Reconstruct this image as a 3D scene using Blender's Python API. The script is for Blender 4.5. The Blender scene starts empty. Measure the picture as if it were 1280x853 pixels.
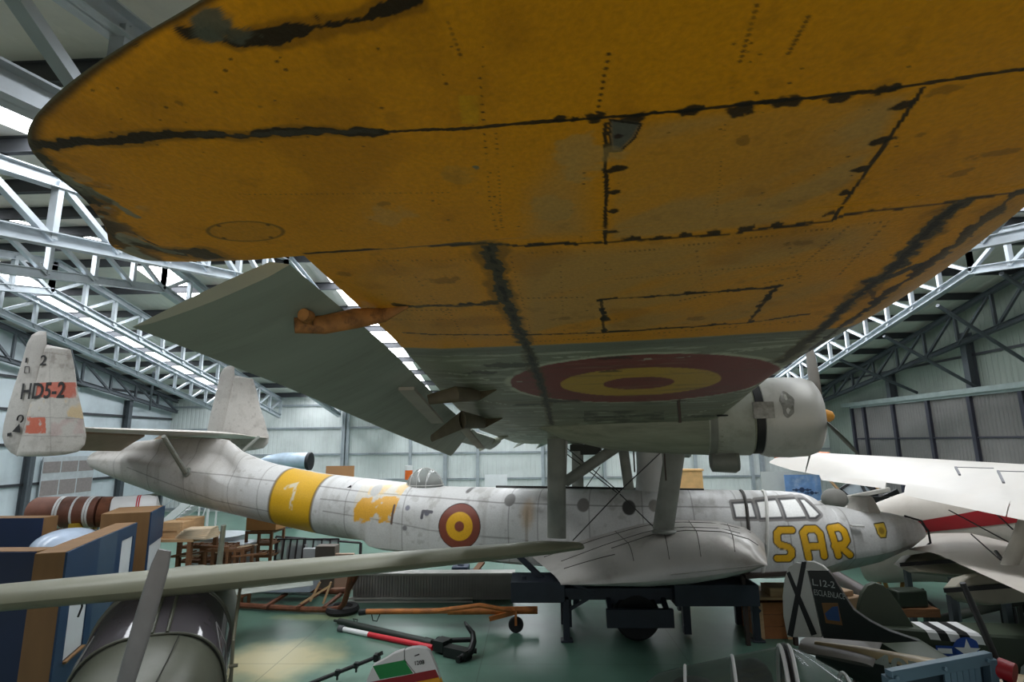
# Hangar with a flying boat seen from below its starboard wing tip
import bpy, bmesh, math, random
import numpy as np
from mathutils import Matrix, Vector
random.seed(7); RNG=np.random.RandomState(11)
COL=bpy.context.scene.collection
# ------------------------------------------------------------------ camera geometry (photo taken as 1280x853)
H=4.2; F=680.; HZ=553.; VPX=665.; ROLL=math.radians(0.7)
pitch=math.atan((HZ-426.5)/F); yaw=math.atan((VPX-640)/F*math.cos(pitch))
def Rz(a):
    c,s=math.cos(a),math.sin(a); return np.array([[c,-s,0],[s,c,0],[0,0,1.]])
def Rx(a):
    c,s=math.cos(a),math.sin(a); return np.array([[1.,0,0],[0,c,-s],[0,s,c]])
CM=Rz(yaw)@Rx(math.pi/2+pitch)@Rz(-ROLL); CC=np.array([0,0,H])
def ray(px,py): return CM@np.array([(px-640)/F,(426.5-py)/F,-1.])
def atY(px,py,Y): d=ray(px,py); return CC+d*(Y/d[1])
def atZ(px,py,z): d=ray(px,py); return CC+d*((z-H)/d[2])
def atX(px,py,x): d=ray(px,py); return CC+d*(x/d[0])
def A(*a): return np.array(a,float)
def proj(P):
    q=CM.T@(np.array(P,float)-CC); return 640-F*q[0]/q[2],426.5+F*q[1]/q[2]
def nrm(v): v=np.array(v,float); return v/np.linalg.norm(v)
# ------------------------------------------------------------------ colours and materials
def lin(c):
    c=np.array(c,float)/255.; return np.where(c<=.04045,c/12.92,((c+.055)/1.055)**2.4)
def L4(c): return tuple(lin(c))+(1.,)
MATS={}
def pmat(name,col,rough=.6,metal=0.,var=.12,scale=3.,bump=0.,dirt=None,dirt_amt=.3,dirt_scale=1.2,coord='Object',spec=.5,stretch=None):
    if name in MATS: return MATS[name]
    m=bpy.data.materials.new(name); m.use_nodes=True; nt=m.node_tree; N=nt.nodes; K=nt.links
    b=N['Principled BSDF']; b.inputs['Roughness'].default_value=rough; b.inputs['Metallic'].default_value=metal
    b.inputs['Specular IOR Level'].default_value=spec
    tc=N.new('ShaderNodeTexCoord'); src=tc.outputs[coord]
    if stretch:
        mp=N.new('ShaderNodeMapping'); mp.inputs['Scale'].default_value=stretch; K.new(src,mp.inputs['Vector']); src=mp.outputs[0]
    n=N.new('ShaderNodeTexNoise'); n.inputs['Scale'].default_value=scale; n.inputs['Detail'].default_value=6; K.new(src,n.inputs['Vector'])
    mr=N.new('ShaderNodeMapRange'); mr.inputs[1].default_value=.3; mr.inputs[2].default_value=.7; mr.inputs[3].default_value=1-var; mr.inputs[4].default_value=1+var
    K.new(n.outputs['Fac'],mr.inputs[0])
    mx=N.new('ShaderNodeVectorMath'); mx.operation='SCALE'; mx.inputs[0].default_value=tuple(lin(col)); K.new(mr.outputs[0],mx.inputs['Scale'])
    out=mx.outputs[0]
    if dirt is not None:
        n2=N.new('ShaderNodeTexNoise'); n2.inputs['Scale'].default_value=dirt_scale; n2.inputs['Detail'].default_value=8; n2.inputs['Roughness'].default_value=.65; K.new(src,n2.inputs['Vector'])
        m2=N.new('ShaderNodeMapRange'); m2.inputs[1].default_value=.5; m2.inputs[2].default_value=.72; m2.inputs[4].default_value=dirt_amt; K.new(n2.outputs['Fac'],m2.inputs[0])
        mm=N.new('ShaderNodeMix'); mm.data_type='RGBA'; K.new(m2.outputs[0],mm.inputs[0]); K.new(out,mm.inputs[6]); mm.inputs[7].default_value=L4(dirt); out=mm.outputs[2]
    K.new(out,b.inputs['Base Color'])
    if bump:
        bp=N.new('ShaderNodeBump'); bp.inputs['Strength'].default_value=bump; bp.inputs['Distance'].default_value=.02
        K.new(n.outputs['Fac'],bp.inputs['Height']); K.new(bp.outputs[0],b.inputs['Normal'])
    MATS[name]=m; return m
def paintmat(name,rough=.5,bump=.15,scale=40.,var=.06,spec=.4,metal=0.):
    """paint stored on the surface itself in the colour attribute 'paint', plus fine procedural grain"""
    m=bpy.data.materials.new(name); m.use_nodes=True; nt=m.node_tree; N=nt.nodes; K=nt.links
    b=N['Principled BSDF']; b.inputs['Roughness'].default_value=rough; b.inputs['Specular IOR Level'].default_value=spec; b.inputs['Metallic'].default_value=metal
    at=N.new('ShaderNodeAttribute'); at.attribute_name='paint'
    tc=N.new('ShaderNodeTexCoord'); n=N.new('ShaderNodeTexNoise'); n.inputs['Scale'].default_value=scale; n.inputs['Detail'].default_value=5; K.new(tc.outputs['Object'],n.inputs['Vector'])
    mr=N.new('ShaderNodeMapRange'); mr.inputs[1].default_value=.3; mr.inputs[2].default_value=.7; mr.inputs[3].default_value=1-var; mr.inputs[4].default_value=1+var; K.new(n.outputs['Fac'],mr.inputs[0])
    mx=N.new('ShaderNodeVectorMath'); mx.operation='SCALE'; K.new(at.outputs['Color'],mx.inputs[0]); K.new(mr.outputs[0],mx.inputs['Scale']); K.new(mx.outputs[0],b.inputs['Base Color'])
    bp=N.new('ShaderNodeBump'); bp.inputs['Strength'].default_value=bump; bp.inputs['Distance'].default_value=.01; K.new(n.outputs['Fac'],bp.inputs['Height']); K.new(bp.outputs[0],b.inputs['Normal'])
    return m
def glassmat(name,col,rough=.04,trans=.75,ior=1.15):
    m=bpy.data.materials.new(name); m.use_nodes=True; nt=m.node_tree; N=nt.nodes; K=nt.links
    b=N['Principled BSDF']; b.inputs['Roughness'].default_value=.08; b.inputs['Base Color'].default_value=L4(col); b.inputs['Specular IOR Level'].default_value=.8
    tr=N.new('ShaderNodeBsdfTransparent'); tr.inputs[0].default_value=L4((225,228,226)); mx=N.new('ShaderNodeMixShader')
    n=N.new('ShaderNodeTexNoise'); n.inputs['Scale'].default_value=3; mr=N.new('ShaderNodeMapRange'); mr.inputs[3].default_value=trans-.08; mr.inputs[4].default_value=trans+.08; K.new(n.outputs['Fac'],mr.inputs[0])
    K.new(mr.outputs[0],mx.inputs[0]); K.new(b.outputs[0],mx.inputs[1]); K.new(tr.outputs[0],mx.inputs[2]); K.new(mx.outputs[0],N['Material Output'].inputs[0])
    return m
def emitmat(name,col,strength):
    m=bpy.data.materials.new(name); m.use_nodes=True; nt=m.node_tree; N=nt.nodes; K=nt.links
    N.remove(N['Principled BSDF']); e=N.new('ShaderNodeEmission'); e.inputs[1].default_value=strength
    tc=N.new('ShaderNodeTexCoord'); n=N.new('ShaderNodeTexNoise'); n.inputs['Scale'].default_value=1.5; K.new(tc.outputs['Object'],n.inputs['Vector'])
    mr=N.new('ShaderNodeMapRange'); mr.inputs[3].default_value=.85; mr.inputs[4].default_value=1.1; K.new(n.outputs['Fac'],mr.inputs[0])
    mx=N.new('ShaderNodeVectorMath'); mx.operation='SCALE'; mx.inputs[0].default_value=tuple(lin(col)); K.new(mr.outputs[0],mx.inputs['Scale']); K.new(mx.outputs[0],e.inputs[0])
    K.new(e.outputs[0],N['Material Output'].inputs[0]); return m
def noise2(x,y,seed=0):
    r=np.random.RandomState(seed); T=r.rand(256,256)
    xi=np.floor(x).astype(int); yi=np.floor(y).astype(int); fx=x-xi; fy=y-yi
    fx=fx*fx*(3-2*fx); fy=fy*fy*(3-2*fy); a=lambda i,j:T[(xi+i)%256,(yi+j)%256]
    return (a(0,0)*(1-fx)+a(1,0)*fx)*(1-fy)+(a(0,1)*(1-fx)+a(1,1)*fx)*fy
def fbm(x,y,o=4,seed=0):
    s=0;w=0;a=1.
    for i in range(o): s=s+a*noise2(x*2**i+17*i,y*2**i+5*i,seed+i); w+=a; a*=.5
    return s/w
def sst(a,b,x): t=np.clip((x-a)/(b-a),0,1); return t*t*(3-2*t)
def pdist(x,y,poly,closed=False):
    P=[tuple(p) for p in poly]; P=P+[P[0]] if closed else P
    d=np.full(np.shape(x),1e9)
    for (x0,y0),(x1,y1) in zip(P[:-1],P[1:]):
        dx,dy=x1-x0,y1-y0; l=dx*dx+dy*dy+1e-12; t=np.clip(((x-x0)*dx+(y-y0)*dy)/l,0,1)
        d=np.minimum(d,np.hypot(x-x0-t*dx,y-y0-t*dy))
    return d
def inpoly(x,y,poly):
    r=np.zeros(np.shape(x),bool); n=len(poly)
    for i in range(n):
        x0,y0=poly[i]; x1,y1=poly[(i+1)%n]
        if y0==y1: continue
        c=((y0>y)!=(y1>y))&(x<(x1-x0)*(y-y0)/(y1-y0)+x0); r^=c
    return r
class Paint:
    def __init__(s,n,base): s.c=np.tile(lin(base),(n,1))
    def put(s,mask,col): m=np.asarray(mask,float)[:,None]; s.c=s.c*(1-m)+lin(col)*m
# ------------------------------------------------------------------ objects
ROOT={}
def tag(o,label=None,cat=None,group=None,kind=None):
    if label: o['label']=label
    if cat: o['category']=cat
    if group: o['group']=group
    if kind: o['kind']=kind
    return o
def thing(name,label,cat,loc=(0,0,0),rz=0.,group=None):
    o=bpy.data.objects.new(name,None); COL.objects.link(o); o.empty_display_size=.2
    o.location=tuple(float(a) for a in loc); o.rotation_euler=(0,0,rz); ROOT[o.name]=(np.array(loc,float),rz); return tag(o,label,cat,group)
class MB:
    def __init__(s): s.v=[]; s.f=[]; s.m=[]; s.cur=0
    def add(s,vs,fs):
        o=len(s.v); s.v.extend([tuple(map(float,p)) for p in vs]); s.f.extend([tuple(i+o for i in f) for f in fs]); s.m.extend([s.cur]*len(fs)); return s
    def box(s,c,size,R=None,rz=0.):
        R=np.array(R) if R is not None else Rz(rz); h=np.array(size)/2.
        vs=[np.array(c)+R@(h*np.array(k)) for k in ((-1,-1,-1),(1,-1,-1),(1,1,-1),(-1,1,-1),(-1,-1,1),(1,-1,1),(1,1,1),(-1,1,1))]
        return s.add(vs,[(0,3,2,1),(4,5,6,7),(0,1,5,4),(1,2,6,5),(2,3,7,6),(3,0,4,7)])
    def frame(s,p,q,up=(0,0,1)):
        x=nrm(np.array(q)-np.array(p)); up=np.array(up,float)
        if abs(x@up)>.98: up=A(0,1,0) if abs(x[1])<.9 else A(1,0,0)
        y=nrm(np.cross(up,x)); z=np.cross(x,y); return x,y,z
    def bar(s,p,q,w,h,up=(0,0,1)):
        p=np.array(p,float);q=np.array(q,float); x,y,z=s.frame(p,q,up)
        return s.box((p+q)/2,(np.linalg.norm(q-p),w,h),R=np.stack([x,y,z],1))
    def chan(s,p,q,w,h,t=.02,up=(0,0,1)):
        """C / I profile: a web with two flanges"""
        p=np.array(p,float);q=np.array(q,float); x,y,z=s.frame(p,q,up); l=np.linalg.norm(q-p); R=np.stack([x,y,z],1); c=(p+q)/2
        s.box(c,(l,t,h),R=R); s.box(c+z*(h/2-t/2),(l,w,t),R=R); return s.box(c-z*(h/2-t/2),(l,w,t),R=R)
    def ring(s,c,y,z,r,n): return [np.array(c)+y*r*math.cos(2*math.pi*i/n)+z*r*math.sin(2*math.pi*i/n) for i in range(n)]
    def tube(s,p,q,r,r2=None,n=12):
        r2=r if r2 is None else r2; x,y,z=s.frame(p,q); return s.loft([s.ring(p,y,z,r,n),s.ring(q,y,z,r2,n)])
    def path(s,pts,r,n=8):
        pts=[np.array(p,float) for p in pts]; k=len(pts); rs=r if hasattr(r,'__len__') else [r]*k; rings=[]; pu=None
        for i in range(k):
            d=nrm(pts[min(i+1,k-1)]-pts[max(i-1,0)]); u=A(0,0,1) if pu is None else pu
            if abs(d@u)>.95: u=A(1,0,0) if abs(d[0])<.9 else A(0,1,0)
            y=nrm(np.cross(u,d)); z=np.cross(d,y); pu=z; rings.append(s.ring(pts[i],y,z,rs[i],n))
        return s.loft(rings)
    def loft(s,rings,closed=True,cap=True):
        k=len(rings); n=len(rings[0]); vs=[p for r in rings for p in r]; fs=[]
        for i in range(k-1):
            for j in range(n if closed else n-1):
                a=i*n+j; b=i*n+(j+1)%n; fs.append((a,b,b+n,a+n))
        if cap and closed: fs.append(tuple(range(n-1,-1,-1))); fs.append(tuple((k-1)*n+j for j in range(n)))
        return s.add(vs,fs)
    def prism(s,poly,vec):
        n=len(poly); P=[np.array(p,float) for p in poly]; Q=[p+np.array(vec) for p in P]
        return s.add(P+Q,[tuple(range(n-1,-1,-1)),tuple(range(n,2*n))]+[(i,(i+1)%n,(i+1)%n+n,i+n) for i in range(n)])
    def lathe(s,prof,o,axis,n=24,up=(0,0,1)):
        o=np.array(o,float); x,y,z=s.frame(o,o+np.array(axis,float),up); return s.loft([s.ring(o+x*t,y,z,max(r,1e-4),n) for t,r in prof])
    def ell(s,c,r,n=16,m=10,R=None,half=False):
        R=np.eye(3) if R is None else np.array(R); rings=[]
        for i in range(m+1):
            a=(-math.pi/2+math.pi*i/m) if not half else math.pi/2*i/m
            rings.append([np.array(c)+R@A(r[0]*math.cos(a)*math.cos(2*math.pi*j/n),r[1]*math.cos(a)*math.sin(2*math.pi*j/n),r[2]*math.sin(a)) for j in range(n)])
        return s.loft(rings,cap=half)
    def text(s,st,o,x,y,h,off=.004,bold=0.,width=None):
        """lettering: glyph outlines laid on the plane o + x*right + y*up, lifted off along the normal"""
        cu=bpy.data.curves.new('t','FONT'); cu.body=st; cu.size=1.; cu.offset=bold; cu.resolution_u=3
        ob=bpy.data.objects.new('t',cu); COL.objects.link(ob); dg=bpy.context.evaluated_depsgraph_get(); me=bpy.data.meshes.new_from_object(ob.evaluated_get(dg))
        x=nrm(x); y=nrm(np.array(y)-x*(np.array(y)@x)); nn=np.cross(x,y); P=np.array([v.co[:] for v in me.vertices])
        mn=P.min(0); P=P-mn; k=h/max(P[:,1].max(),1e-6); kx=width/max(P[:,0].max(),1e-6) if width else k
        s.add([np.array(o)+x*p[0]*kx+y*p[1]*k+nn*off for p in P],[tuple(f.vertices) for f in me.polygons])
        bpy.data.objects.remove(ob); bpy.data.curves.remove(cu); bpy.data.meshes.remove(me); return s
    def build(s,name,mats,parent=None,world=True,smooth=35,bevel=0.,loc=None,rz=0.,color=None,fix=True):
        mats=mats if isinstance(mats,(list,tuple)) else [mats]
        P=np.array(s.v)
        if parent is None:
            o=np.array([(P[:,0].min()+P[:,0].max())/2,(P[:,1].min()+P[:,1].max())/2,P[:,2].min()]) if loc is None else np.array(loc,float)
            P=(P-o)@Rz(rz)
        else:
            lo,a=ROOT[parent.name]
            if world: P=(P-lo)@Rz(a)
        me=bpy.data.meshes.new(name); me.from_pydata([tuple(p) for p in P],[],s.f)
        for m in mats: me.materials.append(m)
        if len(mats)>1: me.polygons.foreach_set('material_index',s.m)
        if color is not None:
            ca=me.color_attributes.new('paint','FLOAT_COLOR','POINT'); c=np.ones((len(P),4)); c[:,:3]=color; ca.data.foreach_set('color',c.ravel())
        if fix:
            bm=bmesh.new(); bm.from_mesh(me); bmesh.ops.recalc_face_normals(bm,faces=bm.faces); bm.to_mesh(me); bm.free()
        if smooth:
            me.polygons.foreach_set('use_smooth',[True]*len(me.polygons)); me.set_sharp_from_angle(angle=math.radians(smooth))
        me.update(); ob=bpy.data.objects.new(name,me); COL.objects.link(ob)
        if parent is not None: ob.parent=parent; ROOT[ob.name]=ROOT[parent.name]
        else: ob.location=tuple(o); ob.rotation_euler=(0,0,rz); ROOT[ob.name]=(o,rz)
        if bevel:
            b=ob.modifiers.new('bevel','BEVEL'); b.width=bevel; b.segments=2; b.limit_method='ANGLE'
        return ob
def dup(o,loc=None,rz=None,label=None,parent=None):
    c=o.copy(); COL.objects.link(c)
    if parent is not None: c.parent=parent
    if loc is not None: c.location=tuple(loc)
    if rz is not None: c.rotation_euler=(0,0,rz)
    if label: c['label']=label
    for ch in [k for k in COL.objects if k.parent==o]: dup(ch,parent=c)
    return c
SKY=13.; WORLD=.9; EXPO=0.1; NS=6.; NW=4.4; SUN=4.4
# ================================================================== THE HANGAR
KR=1.43                             # size of the hall
hz=lambda z: H+(z-H)*KR
XL,XR,YF,YN=-17.0*KR,13.2*KR,25.2*KR,-1.6*KR
RY,RZ,RS=12.4*KR,hz(9.0),.195              # roof: ridge depth, ridge height, slope
def roofz(y): return RZ-RS*abs(y-RY)
ZE=roofz(YF)
steel=pmat('galvanised_steel',(186,194,200),.38,.35,.12,2.,dirt=(120,122,122),dirt_amt=.3)
dsteel=pmat('grey_painted_steel',(92,98,104),.5,.25,.1,3.)
purl=pmat('dark_purlin_steel',(74,76,80),.55,.2,.12,2.)
doorsteel=pmat('door_frame_steel',(62,62,74),.5,.2)
def ribmat(name,col,axis,scale,rough=.55,var=.08,amt=.35,metal=0.):
    """profiled sheet: ribs along one object axis, with a slow tone drift between sheets"""
    m=pmat(name,col,rough,metal,var,.6,dirt=tuple(int(k*.72) for k in col),dirt_amt=.35,dirt_scale=.5); nt=m.node_tree; N=nt.nodes; K=nt.links
    tc=N.new('ShaderNodeTexCoord'); mp=N.new('ShaderNodeMapping'); K.new(tc.outputs['Object'],mp.inputs[0])
    if axis=='Y': mp.inputs['Rotation'].default_value=(0,0,math.pi/2)
    w=N.new('ShaderNodeTexWave'); w.bands_direction='X'; w.inputs['Scale'].default_value=scale; w.wave_profile='TRI'; K.new(mp.outputs[0],w.inputs[0])
    rr=N.new('ShaderNodeValToRGB'); rr.color_ramp.elements[0].position=.12; rr.color_ramp.elements[1].position=.4; K.new(w.outputs['Fac'],rr.inputs[0])
    bp=N.new('ShaderNodeBump'); bp.inputs['Strength'].default_value=amt; bp.inputs['Distance'].default_value=.05; K.new(rr.outputs[0],bp.inputs['Height']); K.new(bp.outputs[0],N['Principled BSDF'].inputs['Normal'])
    return m
wallm=ribmat('pale_profiled_wall_sheet',(222,228,226),'X',1.1)
wallg=ribmat('greenish_profiled_wall_sheet',(150,160,150),'Y',1.1)
walll=ribmat('pale_left_wall_sheet',(206,216,222),'Y',.35)
roofm=ribmat('roof_sheet',(232,228,220),'X',.5,amt=.2)
doorm=ribmat('brown_grey_door_sheet',(128,124,122),'Y',1.6,amt=.5)
# floor: worn green paint over concrete, joints, pale worn patches, and a cream one with warm reflected light painted in
fm=pmat('worn_green_floor_paint',(84,116,101),.33,0,.12,1.2,dirt=(64,92,82),dirt_amt=.5,dirt_scale=.45)
nt=fm.node_tree; N=nt.nodes; K=nt.links; b=N['Principled BSDF']; col=b.inputs['Base Color'].links[0].from_socket
tc=N.new('ShaderNodeTexCoord')
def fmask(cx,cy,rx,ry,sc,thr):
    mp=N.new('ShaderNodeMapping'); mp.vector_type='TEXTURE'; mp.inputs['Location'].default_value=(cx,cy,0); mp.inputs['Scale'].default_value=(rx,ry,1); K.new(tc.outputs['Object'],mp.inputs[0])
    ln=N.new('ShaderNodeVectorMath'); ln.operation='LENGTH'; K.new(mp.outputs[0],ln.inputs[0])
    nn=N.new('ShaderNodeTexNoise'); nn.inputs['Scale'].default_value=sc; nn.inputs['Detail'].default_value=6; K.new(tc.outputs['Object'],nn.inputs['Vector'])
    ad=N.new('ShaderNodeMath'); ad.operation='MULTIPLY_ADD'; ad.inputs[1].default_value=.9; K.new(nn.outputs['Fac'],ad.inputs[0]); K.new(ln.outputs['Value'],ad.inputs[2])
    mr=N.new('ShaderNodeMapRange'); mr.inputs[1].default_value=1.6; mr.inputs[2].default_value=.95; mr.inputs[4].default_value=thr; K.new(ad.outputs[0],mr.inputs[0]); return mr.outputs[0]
def fmix(fac,c):
    global col
    mm=N.new('ShaderNodeMix'); mm.data_type='RGBA'; K.new(fac,mm.inputs[0]); K.new(col,mm.inputs[6]); mm.inputs[7].default_value=L4(c); col=mm.outputs[2]
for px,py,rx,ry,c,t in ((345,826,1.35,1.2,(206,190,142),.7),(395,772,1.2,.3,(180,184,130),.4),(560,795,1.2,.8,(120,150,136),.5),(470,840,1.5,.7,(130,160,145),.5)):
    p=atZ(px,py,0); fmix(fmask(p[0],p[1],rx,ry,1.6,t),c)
for ax,off in ((0,1.1),(1,.6)):
    sx=N.new('ShaderNodeSeparateXYZ'); K.new(tc.outputs['Object'],sx.inputs[0])
    a=N.new('ShaderNodeMath'); a.operation='ADD'; a.inputs[1].default_value=off+100; K.new(sx.outputs[ax],a.inputs[0])
    mo=N.new('ShaderNodeMath'); mo.operation='MODULO'; mo.inputs[1].default_value=4.; K.new(a.outputs[0],mo.inputs[0])
    lt=N.new('ShaderNodeMath'); lt.operation='LESS_THAN'; lt.inputs[1].default_value=.018; K.new(mo.outputs[0],lt.inputs[0])
    ml=N.new('ShaderNodeMath'); ml.operation='MULTIPLY'; ml.inputs[1].default_value=.55; K.new(lt.outputs[0],ml.inputs[0]); fmix(ml.outputs[0],(40,56,50))
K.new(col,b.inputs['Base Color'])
def struct(o): o['kind']='structure'; return o
S=lambda mb,name,m,loc=None,**k: struct(mb.build(name,m,loc=loc,**k))
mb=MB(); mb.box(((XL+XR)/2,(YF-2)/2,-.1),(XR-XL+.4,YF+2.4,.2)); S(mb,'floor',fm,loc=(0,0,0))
mb=MB(); mb.box(((XL+XR)/2,YF+.06,ZE/2),(XR-XL+.3,.12,ZE+.1)); S(mb,'wall_far',wallm)
def gable(x,th):
    m=MB(); pts=[(x,YN,0),(x,YF,0),(x,YF,ZE),(x,RY,RZ),(x,YN,roofz(YN))]; m.prism(pts,(th,0,0)); return m
S(gable(XL-.12,.12),'wall_left',walll)
S(gable(XR,.12),'wall_right',wallg)
mb=MB(); mb.box(((XL+XR)/2,YN-.06,(ZE+.4+NW)/2),(XR-XL+.3,.12,ZE+.4-NW)); mb.box((XL+2,YN-.06,NW/2),(4,.12,NW)); mb.box((XR-2,YN-.06,NW/2),(4,.12,NW)); S(mb,'wall_near_unseen',pmat('unseen_near_wall_sheet',(120,118,112),.6))  # unseen near wall, its wide opening shaped to let light in
# roof with translucent strips
SKW=.85*KR
skx=[KR*a for a in (-14.0,-9.95,-5.1,-.4,4.4,9.3)]
xs=sorted([XL-.15,XR+.15]+[a for x in skx for a in (x-SKW/2,x+SKW/2)])
sky=emitmat('daylit_translucent_sheet',(246,250,255),SKY)
k=0
for i in range(len(xs)-1):
    x0,x1=xs[i],xs[i+1]; sk=(i%2==1)
    if not sk:
        mb=MB()
        for ya,yb in ((YN-.2,RY),(RY,YF+.2)): mb.add([(x0,ya,roofz(ya)),(x1,ya,roofz(ya)),(x1,yb,roofz(yb)),(x0,yb,roofz(yb)),(x0,ya,roofz(ya)+.06),(x1,ya,roofz(ya)+.06),(x1,yb,roofz(yb)+.06),(x0,yb,roofz(yb)+.06)],[(0,1,2,3),(7,6,5,4),(0,4,5,1),(2,6,7,3),(1,5,6,2),(0,3,7,4)])
        if i==0: RP=[]
        RP.append(mb)
    else:
        for ya,yb in ((NS,RY-.6),(RY+.6,YF-.3)):
            k+=1; mb=MB(); mb.add([(x0,ya,roofz(ya)+.02),(x1,ya,roofz(ya)+.02),(x1,yb,roofz(yb)+.02),(x0,yb,roofz(yb)+.02)],[(0,3,2,1)]); S(mb,f'window_{k}',sky,fix=False)
        mb=RP[-1]
        for ya,yb in ((YN-.2,NS),(RY-.6,RY),(RY,RY+.6),(YF-.3,YF+.2)): mb.add([(x0,ya,roofz(ya)),(x1,ya,roofz(ya)),(x1,yb,roofz(yb)),(x0,yb,roofz(yb))],[(0,1,2,3)])
al=MB()
for m_ in RP: al.add(m_.v,m_.f)
S(al,'ceiling',roofm,loc=(0,0,0))
def sbar(name,p,q,w,h,m=purl,ch=True):
    mb=MB(); (mb.chan if ch else mb.bar)(p,q,w,h); return S(mb,name,m)
# purlins
y=YF-.5; i=0
while y>YN:
    z=roofz(y)-.15; sbar('roof_purlin',(XL,y,z),(XR,y,z),.11,.28); y-=1.5*KR
# main trusses: two upper chords and one lower chord, N-braced
def truss(x,half=.5,dep=.75*KR,m=steel,name='roof_truss'):
    mb=MB(); ys=[RY]; st=1.05*KR
    yy=[YF-.35-st*i for i in range(int((YF-.35-RY)/st)+1)]; yy=yy+[RY]; far=sorted(set(yy)); near=[2*RY-t for t in far if 2*RY-t>YN]
    up=.3*KR
    for side in (far,sorted(near)):
        a,b=side[0],side[-1]
        mb.chan((x,a,roofz(a)-up),(x,b,roofz(b)-up),.24,.24)
        mb.chan((x,a,roofz(a)-up-dep),(x,b,roofz(b)-up-dep),.24,.24)
        for j,t in enumerate(side):
            mb.bar((x,t,roofz(t)-up),(x,t,roofz(t)-up-dep),.14,.12)
            if j+1<len(side):
                t2=side[j+1]
                if t>=RY: mb.bar((x,t,roofz(t)-up-dep),(x,t2,roofz(t2)-up),.12,.11)
                else: mb.bar((x,t,roofz(t)-up),(x,t2,roofz(t2)-up-dep),.12,.11)
    return S(mb,name,m,loc=(x,RY,0))
TR=[KR*a for a in (-14.0,-11.7,-8.9,-5.9,-2.6,.6,3.8,7.0,10.15)]
for x in TR: truss(x)
for x in [KR*a for a in (-13.4,-8.7,-4.0,.7,5.4,10.1)]:
    mb=MB(); mb.chan((x,YF-.2,0),(x,YF-.2,ZE-1.2),.22,.28,up=(0,1,0)); S(mb,'wall_column',steel)
# gable trusses
def gtruss(x,m):
    mb=MB()
    for sgn in (1,-1):
        ye=YF-.2 if sgn>0 else YN+.2
        zu=lambda y: roofz(y)-.4; zl=lambda y: roofz(y)-.4-KR*(.45+.75*(1-abs(y-RY)/13./KR))
        mb.chan((x,RY,zu(RY)),(x,ye,zu(ye)),.2,.2); mb.chan((x,RY,zl(RY)),(x,ye,zl(ye)),.2,.2)
        n=9; t=[RY+(ye-RY)*i/n for i in range(n+1)]
        for i in range(n):
            mb.bar((x,t[i],zu(t[i])),(x,t[i],zl(t[i])),.11,.11); mb.bar((x,t[i],zu(t[i])),(x,t[i+1],zl(t[i+1])),.10,.10)
    return S(mb,'gable_truss',m,loc=(x,RY,0))
gtruss(XL+.5,dsteel); gtruss(XR-.5,dsteel)
# gable columns, girts
for y in [KR*a for a in (22.2,18.0,13.8,9.6)]: 
    mb=MB(); mb.chan((XL+.2,y,0),(XL+.2,y,roofz(y)-1.4),.28,.36,up=(1,0,0)); S(mb,'wall_column',dsteel)
for y in [KR*a for a in (20.3,16.6,12.9,9.2)]:
    mb=MB(); mb.chan((XR-.2,y,hz(5.45)),(XR-.2,y,roofz(y)-1.3),.31,.36,up=(1,0,0)); S(mb,'wall_column',dsteel)
for z in [hz(a) for a in (1.5,3.0,4.3,5.45,6.5)]: sbar('wall_girt',(XL+.06,YN,z),(XL+.06,YF,z),.08,.13)
for z in [hz(a) for a in (1.4,2.6,3.75,4.95,6.0)]: sbar('wall_girt',(XL,YF-.06,z),(XR,YF-.06,z),.08,.11,steel)
sbar('wall_girt',(XR-.05,YN,hz(6.6)),(XR-.05,YF-1,hz(6.6)),.06,.1); 
mb=MB(); 
for y in (24.0,25.0): pass
# far wall columns between the trusses
for px in (434,513,597,678,755,868,938):
    p=atY(px,560,YF-.15); mb=MB(); mb.bar((p[0],YF-.12,0),(p[0],YF-.12,ZE-.3),.19,.19); S(mb,'wall_post',steel)
# sliding doors in the right gable
p0=atX(1066,508,XR-.3); zt=hz(5.45)
mb=MB(); mb.box((XR-.3,(p0[1]+2)/2,zt/2),(.06,p0[1]-2,zt)); d=S(mb,'door_1',doorm)
mb=MB(); mb.box(((XL+XR)/2,-24.,-.1),(60,44,.2)); S(mb,'bounce_apron',pmat('bounce_concrete',(206,196,178),.8,0,.08,.8))  # unseen apron added to bounce sunlight up under the wing
mb=MB(); mb.box((XR-.34,(p0[1]+1)/2,zt+.1),(.6,p0[1]-1+1.2,.22)); mb.box((XR-.45,(p0[1]+1)/2,zt-.06),(.05,p0[1]-1,.1)); S(mb,'trim_1',pmat('door_track_steel',(160,172,170),.45,.4))
j=0; y=p0[1]
while y>3:
    mb=MB(); mb.box((XR-.38,y,zt/2),(.16,.19,zt)); S(mb,'door_post',doorsteel); y-=1.75*KR if j else .8*KR; j+=1
for z in (1.1,2.6,4.16): mb=MB(); mb.box((XR-.36,(p0[1]+2)/2,z),(.08,p0[1]-2,.07)); S(mb,'door_rail',doorsteel)
# knee braces from the right truss down to the gable
for (a,b_) in (((1050,450),(1146,491)),((1105,420),(1220,484)),((1172,382),(1284,453)),((1252,342),(1330,395))):
    P=atX(*a,10.15*KR); Q=atX(*b_,XR-.2); mb=MB(); mb.tube(P,Q,.07,n=8); S(mb,'roof_brace',dsteel)
for (a,b_) in (((100,0),(58,-80)),):
    pass
for y0,y1 in [(KR*a,KR*b_) for a,b_ in ((15.5,19.5),(19.5,23.4),(8.,12.4))]:
    mb=MB(); mb.tube((-14.*KR,y0,roofz(y0)-1.0),(XL+.3,y1,roofz(y1)-1.5),.06,n=8); S(mb,'roof_brace',dsteel)
# printed hoarding fixed on the left wall
P=[atX(x,y,XL+.2) for x,y in ((53,573),(118,566),(122,622),(47,632))]
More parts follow.
